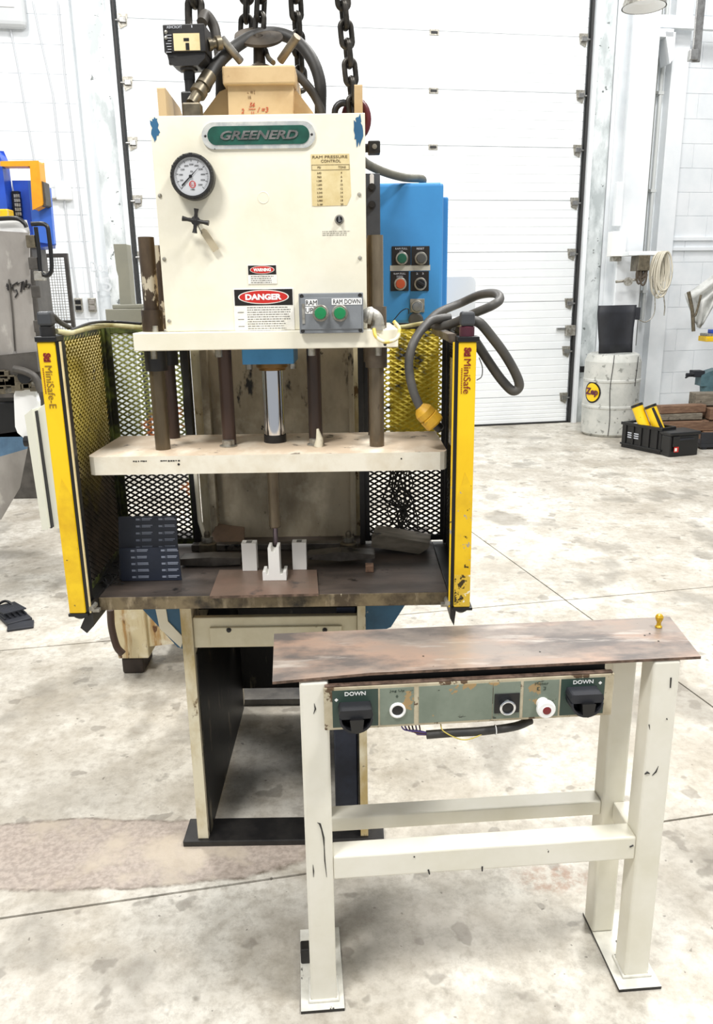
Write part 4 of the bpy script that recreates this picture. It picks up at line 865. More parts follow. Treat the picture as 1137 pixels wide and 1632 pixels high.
for (xp, yp) in ((366, 705), (504, 705)):
    q = PY(xp, yp, 1.985); b = B(); b.cyl((q.x, 1.985, 1.18), (q.x, 1.985, 1.427), .0175, seg=24); R_o = b.build('return_rod', redrod, P)
    b = B(); b.cyl((q.x, 1.965, 1.18), (q.x, 1.965, 1.196), .016, seg=6); b.lathe([(.022, 0), (.022, .003), (0, .003)], (q.x, 1.965, 1.18), (0, 0, 1), 20); b.build('lock_nut', zinc, R_o, bev=.001)
    b = B(); b.cyl((q.x+.004, 1.975, 1.119), (q.x+.004, 1.975, 1.135), .010, seg=6); b.cyl((q.x+.004, 1.975, 1.112), (q.x+.004, 1.975, 1.125), .006, seg=10); b.build('bolt_end', zinc, R_o)
    b = B(); b.cyl((q.x, 1.90, 1.408), (q.x, 1.90, 1.427), .009, seg=6); b.build('bolt', zinc, R_o)
q = PY(507, 690, 1.93); b = B(); b.tube([(q.x, 1.94, 1.18), (q.x+.003, 1.94, 1.20), (q.x-.001, 1.942, 1.225)], [.012, .009, .003], 8); b.build('clevis_pin', creamw, P)
# platen
xa, xb = -.647, .221; c_ = .018
pl = [(xa, 1.872), (xa+.006, 1.856), (xa+c_, 1.85), (xb-c_, 1.85), (xb-.006, 1.856), (xb, 1.872), (xb, 2.14), (xa, 2.14)]
b = B(); b.prism(pl, 'z', 1.1355, 1.180, 0, (0, 1)); b.build('platen', [platenm, platetop], P, bev=.0015)
b = B(); q = PY(212, 735, 1.85)
rr = random.Random(9)
for k in range(14):
    x_ = q.x+.006*k+(.03 if k > 5 else 0); b.box(x_, x_+.003+.003*rr.random(), 1.8494, 1.851, q.z-.001-.0015*rr.random(), q.z+.001)
for (x_, y_, r_) in ((285, 740, .003), (640, 731, .002)):
    q = PY(x_, y_, 1.85); b.lathe([(0, .0006), (r_, .0006)], (q.x, 1.85, q.z), (0, -1, 0), 10)
b.build('paint_chip', blackp, P)
# ram: blue cylinder head, bronze gland, chrome rod, collar
q0 = PY(387, 592, 1.95); q1_ = PY(468, 562, 1.95); xr = (PY(419, 650, 2.0).x+PY(452, 650, 2.0).x)/2
b = B(); b.prism([(q0.x, 1.95), (q1_.x, 1.95), (q1_.x, 2.1), (q0.x, 2.1)], 'z', 1.385, 1.427, 0); RM = b.build('ram_cylinder_head', mat('blue_head', '#3f86bb', .4, var=('#2f6f9f', 9, .4, .7), spots=('#9c8f78', 26, .68, .02)), P, bev=.003)
b = B(); b.lathe([(.040, 0), (.040, .012), (.034, .016), (.034, .020), (0, .020)], (xr, 2.02, 1.385), (0, 0, -1), 30); b.build('gland_ring', brass, RM)
for dx in (-.055, .055):
    b = B(); b.cyl((xr+dx, 1.99, 1.370), (xr+dx, 1.99, 1.385), .009, seg=6); b.build('bolt', zinc, RM)
b = B(); b.cyl((xr, 2.02, 1.18), (xr, 2.02, 1.37), .0265, seg=40); b.build('ram_rod', chrome, RM)
b = B(); b.lathe([(.0285, .02), (.029, .018), (.029, 0), (0, 0)], (xr, 2.02, 1.18), (0, 0, 1), 30); b.build('rod_collar', blackp, RM)
# punch below the platen
q = PY(437, 800, 2.0); zt2 = 1.1355; z1_ = PY(437, 838, 2.0).z
b = B(); b.lathe([(.0165, zt2), (.0165, z1_), (.014, z1_-.003), (0, z1_-.003)], (q.x, 2.0, 0), (0, 0, 1), 26); PN = b.build('punch_holder', steelrod, P)
z2_ = PY(437, 868, 2.0).z
b = B(); b.lathe([(.0065, z1_), (.0065, z2_+.006), (.004, z2_), (0, z2_)], (q.x, 2.0, 0), (0, 0, 1), 18); b.build('punch_tip', mat('purple_steel', '#7c7078', .3, .8), PN)
PXX = q.x

# guards
def expmesh(b, o, u, wd, z0, z1, cw=.027, ch=.0078, t=.0028, th=.0035, mi=0, nrm=None):
    u = Vector(u).normalized(); nrm = Vector((u.y, -u.x, 0)); n = int(wd/(cw/2)); rows = int((z1-z0)/ch)
    o = Vector(o)
    for k in range(rows+1):
        base = z0+k*ch
        prev = None; V = []
        for i in range(n+1):
            z = base+(ch/2)*(1 if (i+k) % 2 else -1); p_ = o+u*(i*wd/n); p_.z = z
            V += [p_+nrm*th*.6+Vector((0, 0, -t)), p_-nrm*th*.2+Vector((0, 0, t*1.1)), p_-nrm*th*.6+Vector((0, 0, t*.4))]
        F_ = []
        for i in range(n):
            a = i*3
            F_ += [(a, a+1, a+4, a+3), (a+1, a+2, a+5, a+4), (a+2, a, a+3, a+5)]
        b.add(V, F_, mi)
def guard_panel(name, p0, p1, z0, z1, mframe, mm, lab, fw=.014, th=.0035):
    p0, p1 = Vector((*p0, 0)), Vector((*p1, 0)); u = (p1-p0); wd = u.length; u.normalize(); a = atan2(u.y, u.x)
    T = Matrix.Translation(p0) @ Matrix.Rotation(a, 4, 'Z')
    b = B(); b.v = []; expmesh(b, (0, 0, 0), (1, 0, 0), wd, z0, z1, th=th); b.v = [T @ v for v in b.v]
    g_ = b.build(name, mm, P, label=lab, kind='stuff')
    fr = empty('guard_frame', p0+Vector((0, 0, z0)), parent=P)
    for (x0_, x1_, za_, zb_) in ((-.002, fw, z0-.01, z1+.005), (wd-fw, wd+.002, z0-.01, z1+.005), (fw, wd-fw, z1-.012, z1+.005), (fw, wd-fw, z0-.01, z0+.008)):
        b = B(T); b.box(x0_, x1_, -.004, .004, za_, zb_); b.build('frame_bar', mframe, fr, bev=.0015)
    return fr
gz0, gz1 = .825, 1.462
guard_panel('side_mesh', (-.690, 1.835), (-.712, 2.255), gz0-.0, gz1, greenblk, meshyel, 'yellow oversprayed side mesh', th=.0075)
guard_panel('side_mesh', (.262, 1.835), (.272, 2.255), gz0-.02, gz1, blackp, meshblk, None, th=.0075)
guard_panel('back_mesh', (-.700, 2.27), (-.482, 2.27), gz0+.01, gz1, greenblk, meshgrn, 'green and orange oversprayed back mesh')
guard_panel('back_mesh', (.026, 2.27), (.265, 2.27), gz0+.01, gz1, blackp, meshyel2, None)
for (x_, y_, m_) in ((-.708, 2.262, greenblk), (-.478, 2.262, blackp), (.018, 2.262, blackp), (.268, 2.262, blackp)):
    b = B(); b.box(x_-.008, x_+.008, y_-.012, y_+.012, .82, 1.47); b.build('corner_post', m_, P, bev=.002)
b = B(); b.box(-.492, -.470, 2.262, 2.29, .82, 1.44); b.build('corner_post', blackp, P, bev=.002)
b = B(); b.tube([(-.472, 2.25, 1.13), (-.468, 2.25, .90), (-.44, 2.20, .84)], .007, 8); b.build('painted_strut', cream, P)
b = B(); q0 = PY(622, 688, 2.29); q1_ = PY(700, 540, 2.29); b.box(q0.x, q1_.x, 2.288, 2.294, q0.z, 1.45)
YS = b.build('yellow_backing_sheet', yelsheet, P)
# loose bundle of thin black cables behind the right back mesh
b = B(); rr = random.Random(12)
for k in range(16):
    x0_ = 622+rr.random()*26; pts = [PY(x0_+6*rr.random(), 745, 2.31+.01*rr.random())]
    for m_ in range(4): pts.append(PY(x0_-14+rr.random()*34+(m_*3), 770+m_*23+6*rr.random(), 2.31+.03*rr.random()))
    b.tube(spline(pts, 5), .0022, 5)
tag(b.build('cable_bundle', blackp, P), kind='stuff')

# light curtains
def curtain(pt, pb, Yc, sgn, worn, lab, txt):
    q0 = PY(pb[0], pb[1], Yc); q1_ = PY(pt[0], pt[1], Yc); x0 = (q0.x+q1_.x)/2; z0, z1 = q0.z, q1_.z; wy = .040
    xa, xb = x0-wy/2, x0+wy/2
    b = B(); b.box(xa, xb, Yc, Yc+.042, z0, z1); C_ = b.build('light_curtain', yel, P, bev=.003, label=lab)
    xi = xb if sgn > 0 else xa
    b = B(); a_, c_ = sorted((xi, xi+sgn*.009)); b.box(a_, c_, Yc+.004, Yc+.040, z0, z1); b.build('lens_strip', blk, C_)
    b = B(); a_, c_ = sorted((xi+sgn*.009, xi+sgn*.0125)); b.box(a_, c_, Yc+.002, Yc+.008, z0, z1); b.build('edge_rail', labeltan if sgn > 0 else yelworn, C_)
    xo = xa if sgn > 0 else xb
    if True:
        b = B(); b.prism([(xa+.001, z0+.002), (xb-.001, z0+.002), (xb-.001, z0+.30), (x0, z0+.34), (xa+.001, z0+.27)], 'y', Yc-.0006, Yc); b.build('worn_face', yelworn if worn else mat('grubby_yellow', '#f0c81a', .4, var=('#dcae14', 14, .4, .65), spots=('#5e5130', 34, .655, .03)), C_)
    if worn:
        b = B(); b.box(xa+.001, xb-.001, Yc-.001, Yc-.0004, z0+.002, z0+.085); b.build('scuffed_end', mat('gold_scuff', '#d9b53a', .5, spots=('#3a2d0f', 50, .55, .02), spots2=('#f0ead0', 60, .6, .02)), C_)
    for (za_, zb_) in ((z1, z1+.012), (z0-.008, z0)):
        b = B(); b.box(xa-.003, xb+.006, Yc-.003, Yc+.046, za_, zb_); b.build('end_cap', blk, C_, bev=.002)
    b = B(); b.lathe([(.017, 0), (.017, .020), (.014, .022)], (x0, Yc+.02, z1+.012), (0, 0, 1), 20); b.build('connector_collar', maroon if sgn < 0 else blackp, C_)
    b = B(); b.box(x0-.016, x0+.016, Yc+.004, Yc+.036, z1+.034, z1+.066); b.build('cable_connector', mat('connector_grey', '#3d3f42', .5), C_, bev=.006)
    b = B(); b.lathe([(.016, 0), (.016, .006), (.008, .012), (0, .013)], (x0, Yc+.02, z0-.008), (0, 0, -1), 16); b.build('mount_knob', blk, C_)
    Mr = lambda z_, dx=0: Matrix.Translation((x0+dx, Yc-.0008, z_)) @ Matrix.Rotation(pi/2, 4, 'Y') @ Matrix.Rotation(pi/2, 4, 'X')
    b = B(); b.text('Sti', Mr(z1-(.034 if sgn > 0 else .022)), .017, .020, depth=.0003, bold=.06); b.build('logo', dred, C_)
    b = B(); b.text(txt, Mr(z1-(.100 if sgn > 0 else .076)), .016, .096 if sgn > 0 else .078, depth=.0003); b.build('lettering', mat('faded_brown_print', '#8a6a1e', .5) if sgn > 0 else dred, C_)
    b = B()
    for k in range(14): b.box(x0-.0135, x0-.0113, Yc-.0011, Yc-.0008, z1-.060-k*.0042, z1-.060-k*.0042+.0026)
    b.build('fine_print', dred, C_)
    return x0, z0, z1
CL = curtain((81, 545), (116, 978), 1.79, 1, False, 'left yellow light curtain bar', 'MiniSafe-E')
CR = curtain((752, 545), (731, 968), 1.79, -1, True, 'right yellow light curtain bar with scuffed lower end', 'MiniSafe')
for (x_, sg) in ((CL[0], 1), (CR[0], -1)):
    b = B(); b.box(min(x_, x_+sg*.05), max(x_, x_+sg*.05), 1.80, 1.815, CL[1]-.002, CL[1]+.006); b.cyl((x_+sg*.035, 1.79, CL[1]+.012), (x_+sg*.035, 1.82, CL[1]+.012), .007, seg=6); b.build('mount_bracket', zinc, P, bev=.001)
b = B(); b.prism([(CR[0]-.040, CR[2]+.016), (CR[0]-.02, CR[2]+.016), (CR[0]-.02, CR[2]+.0), (CR[0]-.036, CR[2]-.004)], 'y', 1.835, 2.24); b.build('guard_top_angle', mat('brown_angle', '#54463a', .5, var=('#8b8375', 12, .4, .7)), P, bev=.002)
b = B(); b.box(.243, .250, 1.90, 2.02, 1.17, 1.39); b.build('document_pouch', clear, P, bev=.002)
b = B(); b.tube(spline([PY(x_, y_, 1.86) for x_, y_ in ((764, 570), (769, 585), (768, 600), (760, 606))]), .0012, 5); b.build('loop_wire', cable, P)

# electrical cabinet on the right of the head
Ye = 2.42
q0 = PY(600, 516, Ye); q1_ = PY(708, 290, Ye); xa, xb, za, zb = .030, q1_.x, q0.z, PY(650, 291, Ye).z
b = B(); b.box(xa, xb, Ye, Ye+.30, za, zb); CB = b.build('electrical_cabinet', bluecab, P, bev=.010, label='blue electrical cabinet with operator buttons', seg=3)
b = B(); b.box(xb+.002, xb+.024, Ye+.09, Ye+.30, za+.01, zb-.03); b.build('cabinet_door', bluecab, CB, bev=.004)
for z_ in (za+.09, (za+zb)/2+.02, zb-.09):
    b = B(); b.cyl((xb+.001, Ye+.085, z_-.02), (xb+.001, Ye+.085, z_+.02), .004, seg=8); b.build('hinge', blueold, CB)
b = B(); a_, c_ = PY(622, 432, Ye), PY(686, 422, Ye); b.box(a_.x, c_.x, Ye-.001, Ye, a_.z, c_.z); b.build('bare_strip', mat('bare_aluminium', '#c5c3b8', .5, .3), CB)
def legend(x0, y0, x1, y1, txt, lens, ring, nm, ang=0):
    a_, c_ = PY(x0, y1, Ye-.003), PY(x1, y0, Ye-.003); b = B(); b.box(a_.x, c_.x, Ye-.003, Ye, a_.z, c_.z); b.build('legend_plate', signblk, CB, bev=.0008)
    b = B()
    for k, t_ in enumerate(txt): b.text(t_, face((a_.x+c_.x)/2, Ye-.0034, c_.z-.007-k*.008), .0052, min(len(t_)*.0044, (c_.x-a_.x)*.85), depth=.0002)
    b.build('lettering', lightprint, CB)
    return pushbutton((x0+x1)/2+1, y0*.36+y1*.64, Ye-.003, .0185, lens, ring, CB, nm, .012)
legend(625, 392, 655, 423, ['RAM FULL', 'UP'], dgreen, zinc, 'green_button')
legend(656, 392, 685, 423, ['RESET'], mat('grey_button', '#4a4a48', .4), zinc, 'grey_button')
legend(623, 432, 652, 464, ['RAM FULL', 'DOWN'], orange, zinc, 'orange_button')
sw = legend(655, 432, 684, 464, ['2   3'], blk, zinc, 'selector_switch')
q = PY(670.5, 452, Ye-.02); b = B(Matrix.Translation(q) @ Matrix.Rotation(radians(30), 4, 'Y')); b.box(-.013, .013, -.006, .004, -.004, .004); b.build('switch_lever', blk, CB, bev=.001)
a_, c_ = PY(654, 498, Ye), PY(677, 476, Ye); b = B(); b.box(a_.x, c_.x, Ye-.004, Ye, a_.z, c_.z); b.build('lock_plate', zinc, CB, bev=.001)
pushbutton(665, 489, Ye-.004, .019, steel, zinc, CB, 'key_switch', .012)
q = PY(663, 510, Ye); b = B(); b.lathe([(.022, 0), (.022, .01), (.017, .012), (0, .012)], (q.x, Ye, q.z), (0, -1, 0), 24); b.build('cable_gland', cable, CB)
b = B(); b.tube(spline([PY(628, 510, 2.40), PY(640, 496, 2.38), PY(650, 492, 2.38), PY(652, 500, 2.39)]), .0015, 5); b.build('thin_wire', blk, CB)
a_, c_ = PY(706, 505, 2.75), PY(757, 441, 2.75); b = B(); a_.x = xb-.03; b.prism(rrect((a_.x+c_.x)/2, (a_.z+c_.z)/2, c_.x-a_.x, c_.z-a_.z, .02), 'y', 2.722, 2.737); b.build('white_flap', white, P, bev=.002)
# slotted bracket
a_, c_ = PY(583, 400, 2.30), PY(606, 276, 2.30); b = B(); b.box(a_.x-.01, c_.x, 2.30, 2.31, a_.z-.08, c_.z); SB = b.build('slotted_bracket', mat('slate_grey_bracket', '#4b4f55', .5, var=('#3b3e43', 10, .4, .7)), P, bev=.002)
q = PY(593, 287, 2.30); b = B(); b.prism(rrect(q.x, q.z, .011, .032, .0054), 'y', 2.2985, 2.30); b.build('slot', white, SB)
for y_ in (299, 327):
    q = PY(593, y_, 2.30); b = B(); b.lathe([(.011, 0), (.011, .003), (.007, .003), (.007, .010), (0, .010)], (q.x, 2.30, q.z), (0, -1, 0), 12); b.build('bolt', blackp, SB)
# small clevis and hose behind the cover at right
q = PY(597, 236, 2.1); b = B(); b.box(q.x-.016, q.x+.014, 2.08, 2.12, q.z-.014, q.z+.014); b.cyl((q.x-.06, 2.1, q.z), (q.x-.01, 2.1, q.z), .010); b.cyl((q.x, 2.077, q.z), (q.x, 2.08, q.z), .006, mi=1, seg=12); b.build('clevis', [blackp, zinc], P, bev=.003)
b = B(); b.tube(spline([PY(575, 252, 2.25), PY(588, 263, 2.30), PY(615, 275, 2.36), PY(645, 283, 2.42), PY(672, 285, 2.50), PY(674, 292, 2.56)]), .0115, 12); b.build('cabinet_hose', mat('olive_grey_hose', '#5b5a50', .5, var=('#6f6d60', 20, .4, .7)), P)
# grey bracket tower at the back left
Yp = 2.50
b = B(); a_, c_ = PY(170, 519, Yp), PY(226, 492, Yp); b.box(a_.x, c_.x, Yp, Yp+.10, a_.z, c_.z); TB = b.build('bracket_tower', pedm, P, bev=.002, label='grey bracket tower behind the left guard')
b = B(); q0 = PY(176, 492, Yp); q1_ = PY(222, 487, Yp); b.box(q0.x, q1_.x, Yp+.02, Yp+.09, c_.z, q1_.z+.004); b.build('tower_step', pedm, TB, bev=.003)
pts = [(176, 388), (197, 388), (201, 430), (206, 490), (187, 490), (184, 440), (181, 430)]
b = B(); b.prism([(PY(x_, y_, Yp).x, PY(x_, y_, Yp).z) for x_, y_ in pts][::-1], 'y', Yp+.03, Yp+.08); b.build('tower_post', pedm, TB, bev=.002)
b = B(); b.box(a_.x, XL0, Yp+.02, Yp+.06, a_.z-.03, a_.z); b.build('tower_arm', pedm, TB)

# top of the press: tank, gussets, disc, hoses
Yt = 2.02
def pp(pts, Y_): return [(PY(x_, y_, Y_).x, PY(x_, y_, Y_).z) for x_, y_ in pts][::-1]
b = B(); b.prism(pp([(363, 133), (468, 133), (466, 200), (365, 200)], Yt), 'y', Yt, Yt+.22); TK = b.build('reservoir', tan, P, bev=.003, label='tan reservoir block with red marker sums')
b = B(); q0, q1_ = PY(355, 135, Yt-.012), PY(470, 103, Yt-.012); b.box(q0.x, q1_.x, Yt-.012, Yt+.23, q0.z, q1_.z); b.build('reservoir_cap', tan, TK, bev=.004)
b = B(); b.prism(pp([(350, 146), (364, 140), (364, 200), (310, 200)], Yt+.04), 'y', Yt+.04, Yt+.052); b.build('gusset', tan, TK, bev=.002)
b = B(); b.prism(pp([(467, 140), (474, 146), (515, 200), (467, 200)], Yt+.04), 'y', Yt+.04, Yt+.052); b.build('gusset', tan, TK, bev=.002)
b = B(); Mf = lambda x_, y_: (lambda q: face(q.x, Yt-.001, q.z))(PY(x_, y_, Yt))
b.text('56', Mf(402, 167), .009, depth=.0004, shear=.3); b.text('/ =3', Mf(419, 175), .011, depth=.0004, shear=.2); b.text('_', Mf(402, 174), .0012, .016, depth=.0004); b.text('2', Mf(387, 177), .010, depth=.0004, shear=.2); b.text('11', Mf(403, 180), .006, depth=.0004); b.build('marker_writing', handred, TK)
b = B(); b.text('- =1', Mf(400, 147), .008, depth=.0004); b.text('16', Mf(398, 155), .006, depth=.0004); b.build('marker_writing', mat('grey_marker', '#8c7250', .6), TK)
qc = PY(413, 66, 2.13); xd = qc.x
b = B(); b.lathe([(.052, q1_.z), (.050, q1_.z+.006), (.03, q1_.z+.024), (.015, q1_.z+.03), (.012, qc.z+.01)], (xd, 2.12, 0), (0, 0, 1), 30); b.build('filler_neck', mat('greasy_steel', '#5d5346', .45, .5, var=('#3b352e', 14, .4, .7)), TK)
b = B(Matrix.Translation((xd, 2.13, qc.z+.008)) @ Matrix.Rotation(radians(34), 4, 'X') @ Matrix.Rotation(radians(3), 4, 'Y')); b.lathe([(0, -.006), (.050, -.006), (.059, -.001), (.058, .004), (.03, .008), (0, .009)], (0, 0, 0), (0, 0, 1), 36); b.build('top_disc', MATS['greasy_steel'], TK)
for (a_, c_, m_, r_) in (((354, 62), (384, 98), mat('bright_pin', '#a8a6a0', .35, .6, var=('#6b665c', 20, .4, .7)), .009), ((474, 58), (447, 97), mat('brown_pin', '#6a5c47', .4, .5, var=('#8c8270', 20, .4, .7)), .0095)):
    b = B(); p0, p1 = PY(*a_, 2.02), PY(*c_, 2.06); b.cyl(p0, p1, r_, seg=16); b.build('lifting_pin', m_, TK, bev=.002)
b = B(); b.tube(spline([PY(436, 100, 2.06), PY(428, 92, 2.09), PY(424, 80, 2.14)]), .006, 8); b.build('eye_link', fitting, TK)
# hoses
b = B(); b.tube(spline([PY(326, 140, 2.00), PY(342, 108, 2.03), PY(366, 82, 2.06), PY(400, 60, 2.13), PY(436, 53, 2.17), PY(470, 64, 2.16), PY(496, 92, 2.13), PY(510, 130, 2.12), PY(511, 170, 2.12), PY(510, 200, 2.12)]), .0145, 14); b.build('large_hose', rubber, P)
b = B(); d0, d1 = PY(334, 120, 2.015), PY(305, 166, 1.97); dd = (d1-d0).normalized()
b.lathe([(.013, 0), (.0175, 0), (.0175, .035), (.014, .035), (.014, .045), (.019, .046), (.019, .060), (.013, .062), (.013, .09), (.0, .09)], d0, dd, 16); b.build('hose_fitting', fitting, P)
b = B(); b.box(PY(300, 165, 1.97).x-.012, PY(300, 165, 1.97).x+.03, 1.955, 1.99, PY(300, 180, 1.97).z-.02, PY(300, 165, 1.97).z); b.build('fitting_block', fitting, P, bev=.004)
b = B(); b.tube(spline([PY(322, 36, 2.05), PY(328, 24, 2.07), PY(340, 40, 2.08), PY(345, 60, 2.08), PY(350, 90, 2.08), PY(352, 140, 2.08), PY(350, 200, 2.08)]), .0125, 12); b.build('switch_hose', mat('grey_brown_hose', '#4f4b45', .5, var=('#3b3834', 20, .4, .7)), P)
b = B(); b.tube(spline([PY(462, 112, 2.10), PY(480, 125, 2.11), PY(500, 150, 2.11), PY(512, 176, 2.11), PY(514, 200, 2.11)]), .0105, 12); b.build('tank_hose', MATS['grey_brown_hose'], P)
# pressure switch
q0, q1_ = PY(262, 84, 1.97), PY(326, 38, 1.97); xa, xb, za, zb = q0.x, q1_.x, q0.z, q1_.z
b = B(Matrix.Translation((xa, 1.97, zb)) @ Matrix.Rotation(radians(-3), 4, 'Z') @ Matrix.Translation((-xa, -1.97, -zb)))
b.box(xa, xb, 1.97, 2.04, za, zb); b.prism([(xa+.004, za), (xb-.002, za), (xb-.004, za-.012), (xb-.02, za-.026), (xa+.02, za-.026), (xa+.008, za-.018)], 'y', 1.975, 2.035); PS = b.build('pressure_switch', blackp, P, bev=.002, label='black pressure switch box with cream dial window')
a_, c_ = PY(278, 81, 1.967), PY(318, 53, 1.967); b = B(); b.box(a_.x, c_.x, 1.9655, 1.968, a_.z, c_.z); b.build('dial_window', labeltan, PS)
b = B()
for (x_, y_, w_, h_) in ((297, 63, .006, .003), (299, 74, .004, .007)): q = PY(x_, y_, 1.965); b.box(q.x-w_, q.x+w_, 1.9648, 1.966, q.z-h_, q.z+h_)
b.build('dial_mark', blk, PS)
b = B(); q = PY(280, 43, 1.967); b.text('ASHCROFT', face(q.x-.003, 1.9672, q.z), .0055, .034, depth=.0003); q = PY(311, 42, 1.967)
for k in range(2): b.box(q.x-.008+k*.009, q.x-.001+k*.009, 1.9665, 1.968, q.z-.0025, q.z+.0025)
for k in range(7): q = PY(269, 56+k*4.5, 1.967); b.box(q.x-.006+.002*(k % 3), q.x+.006, 1.9668, 1.968, q.z-.0005, q.z+.0005)
b.build('lettering', lightprint, PS)
b = B()
for y_ in (51, 60): q = PY(264.5, y_, 1.967); b.lathe([(0, .002), (.0035, .001), (.004, 0)], (q.x, 1.9675, q.z), (0, -1, 0), 10)
b.build('screw', zinc, PS)
q = PY(300, 100, 2.0); b = B(); b.lathe([(.018, .03), (.022, .012), (.023, 0), (.019, -.012), (.013, -.014), (.013, -.03), (.010, -.03)], (q.x, 2.005, q.z-.005), (0, 0, 1), 24); b.build('bellows_body', blackp, PS)
b = B(); b.cyl((q.x, 2.005, 1.90), (q.x, 2.005, q.z-.02), .012); b.box(q.x-.02, q.x+.012, 1.99, 2.02, 1.90, q.z-.06); b.build('valve_stem', blackp, PS, bev=.004)
b = B(); q = PY(274, 99, 1.98); b.box(q.x-.006, q.x+.006, 1.975, 1.985, q.z-.006, q.z+.006); b.build('mount_lug', blackp, PS, bev=.001)
b = B(); p0 = PY(325, 72, 2.0); p1 = PY(352, 68, 2.02); dd = (p1-p0).normalized(); b.lathe([(.008, 0), (.008, .008), (.014, .009), (.014, .018), (.010, .02), (.010, .028), (.015, .03), (.015, .042), (0, .042)], p0, dd, 12); b.build('hose_fitting', fitting, PS)

# gray cable with yellow plug, looped over the right guard
b = B(); b.tube(spline([PY(x_, y_, Yv) for x_, y_, Yv in ((672, 654, 1.86), (658, 620, 1.87), (652, 580, 1.88), (660, 545, 1.90), (682, 515, 1.94), (700, 508, 1.97), (718, 506, 1.98))]), .0105, 12)
b.build('hanging_cable', cable, P)
b = B(); b.tube(spline([PY(x_, y_, Yv) for x_, y_, Yv in ((682, 514, 1.99), (700, 498, 2.02), (735, 483, 2.05), (765, 470, 2.0), (790, 468, 1.92), (797, 477, 1.88), (785, 487, 1.86), (755, 500, 1.90), (725, 514, 1.95), (700, 520, 1.98), (688, 515, 2.0))]), .0105, 12)
b.build('looped_cable', cable, P)
b = B(); b.tube(spline([PY(x_, y_, Yv) for x_, y_, Yv in ((748, 511, 1.84), (765, 515, 1.84), (785, 538, 1.85), (805, 565, 1.87), (822, 595, 1.89), (828, 615, 1.90), (818, 623, 1.90), (802, 608, 1.90), (785, 585, 1.89), (766, 556, 1.88), (758, 544, 1.87))]), .0115, 12)
b.build('looped_cable', cable, P)
d0, d1 = PY(672, 652, 1.86), PY(700, 682, 1.86); dd = (d1-d0).normalized()
b = B(); b.lathe([(.011, -.008), (.019, 0), (.0235, .008), (.0235, .022), (.0215, .024), (.0245, .026), (.0245, .046), (.0225, .05), (.0, .05)], d0, dd, 24); PG = b.build('yellow_plug', yelplug, P)
b = B(); b.lathe([(.012, .05), (.012, .066), (.008, .070), (0, .07)], d0, dd, 16); b.build('plug_nose', blk, PG)
# cords lying along the guard tops
b = B(); b.tube(spline([PY(x_, y_, Yv) for x_, y_, Yv in ((90, 528, 1.82), (112, 530, 1.86), (140, 523, 1.98), (175, 518, 2.12), (215, 521, 2.1), (248, 522, 2.02))]), .0065, 8); b.build('guard_cord', mat('yellow_green_cord', '#b8b07a', .5, var=('#e2dcb4', 12, .4, .65)), P)
b = B(); b.tube(spline([PY(x_, y_, Yv) for x_, y_, Yv in ((112, 527, 1.86), (145, 515, 2.0), (180, 513, 2.1), (225, 516, 2.05))]), .0035, 8); b.build('guard_cord', blk, P)
b = B(); b.tube(spline([PY(x_, y_, Yv) for x_, y_, Yv in ((76, 506, 1.81), (84, 503, 1.82), (95, 513, 1.85), (110, 522, 1.88), (116, 528, 1.9))]), .006, 8); b.build('connector_cable', cable, P)
b = B(); b.tube(spline([PY(x_, y_, Yv) for x_, y_, Yv in ((612, 521, 2.1), (640, 521, 2.2), (670, 516, 2.2), (705, 511, 2.15), (730, 517, 2.0), (745, 520, 1.85))]), .0055, 8); b.build('guard_cord', MATS['yellow_green_cord'], P)

# ------------------------------------------------------------------ chains
def chain(name, top, bot, lab, pitch, wr, parent_group='lifting chains', start_rot=0):
    top, bot = Vector(top), Vector(bot); d_ = bot-top; n = max(1, round(d_.length/pitch)); r_ = empty(name, bot, lab, 'chain', parent_group)
    Lk, Wk = pitch/2+wr, pitch*.33
    pts = []
    for k in range(28):
        a = 2*pi*k/28; pts.append(Vector((Wk*cos(a), 0, (pitch*.5+wr-Wk)*(1 if sin(a) >= 0 else -1)*(1 if abs(sin(a)) > 1e-6 else 0) + Wk*sin(a))))
    q_ = d_.to_track_quat('Z', 'Y'); me = None
    for i in range(n):
        c = top + d_*((i+.5)/n)
        if me is None:
            b = B(); b.tube(pts, wr, 10, closed=True); o = b.build('link', chainm, r_, origin=(0, 0, 0)); me = o
        else: o = inst(me, 'link', c, r_)
        o.location = c-ORG[r_.name]; o.rotation_mode = 'QUATERNION'
        from mathutils import Quaternion
        o.rotation_quaternion = q_ @ Quaternion((0, 0, 1), radians(35+90*(i % 2)+start_rot))
    return r_
pt = .040
def ch(name, t_, bt, Y0, Y1, lab, rot=0, pitch=pt, wr=.0066):
    p1 = PY(*bt, Y1); p0 = PY(*t_, Y0); return chain(name, p0+(p0-p1)*.0, p1, lab, pitch, wr, start_rot=rot)
ch('lifting_chain', (527, -190), (566, 188), 2.02, 2.08, 'rightmost lifting chain, hanging clear of the hoses down to the cover', 0)
ch('lifting_chain', (462, -160), (480, 140), 2.14, 2.22, 'lifting chain just left of the rightmost, passing behind the big hose', 20)
ch('lifting_chain', (425, -160), (413, 56), 2.12, 2.16, 'lifting chain directly above the round top disc', 40)
ch('lifting_chain', (397, -160), (392, 60), 2.16, 2.20, 'lifting chain left of the one above the top disc', 0)
ch('lifting_chain', (308, -160), (311, 42), 2.06, 2.08, 'leftmost lifting chain, behind the black pressure switch', 10, .046, .009)
q = PY(568, 190, 2.1); b = B(); b.tube([(q.x+.028*cos(a), 2.1, q.z+.040*sin(a)) for a in [2*pi*k/24 for k in range(24)]], .009, 10, closed=True); b.build('shackle', redhook, P)
q = PY(548, 168, 2.05); b = B(); b.tube([(q.x+.022*cos(a), 2.08, q.z-.01+.022*sin(a)) for a in [2*pi*k/20 for k in range(20)]], .008, 10, closed=True); b.build('lifting_eye', blackp, P)

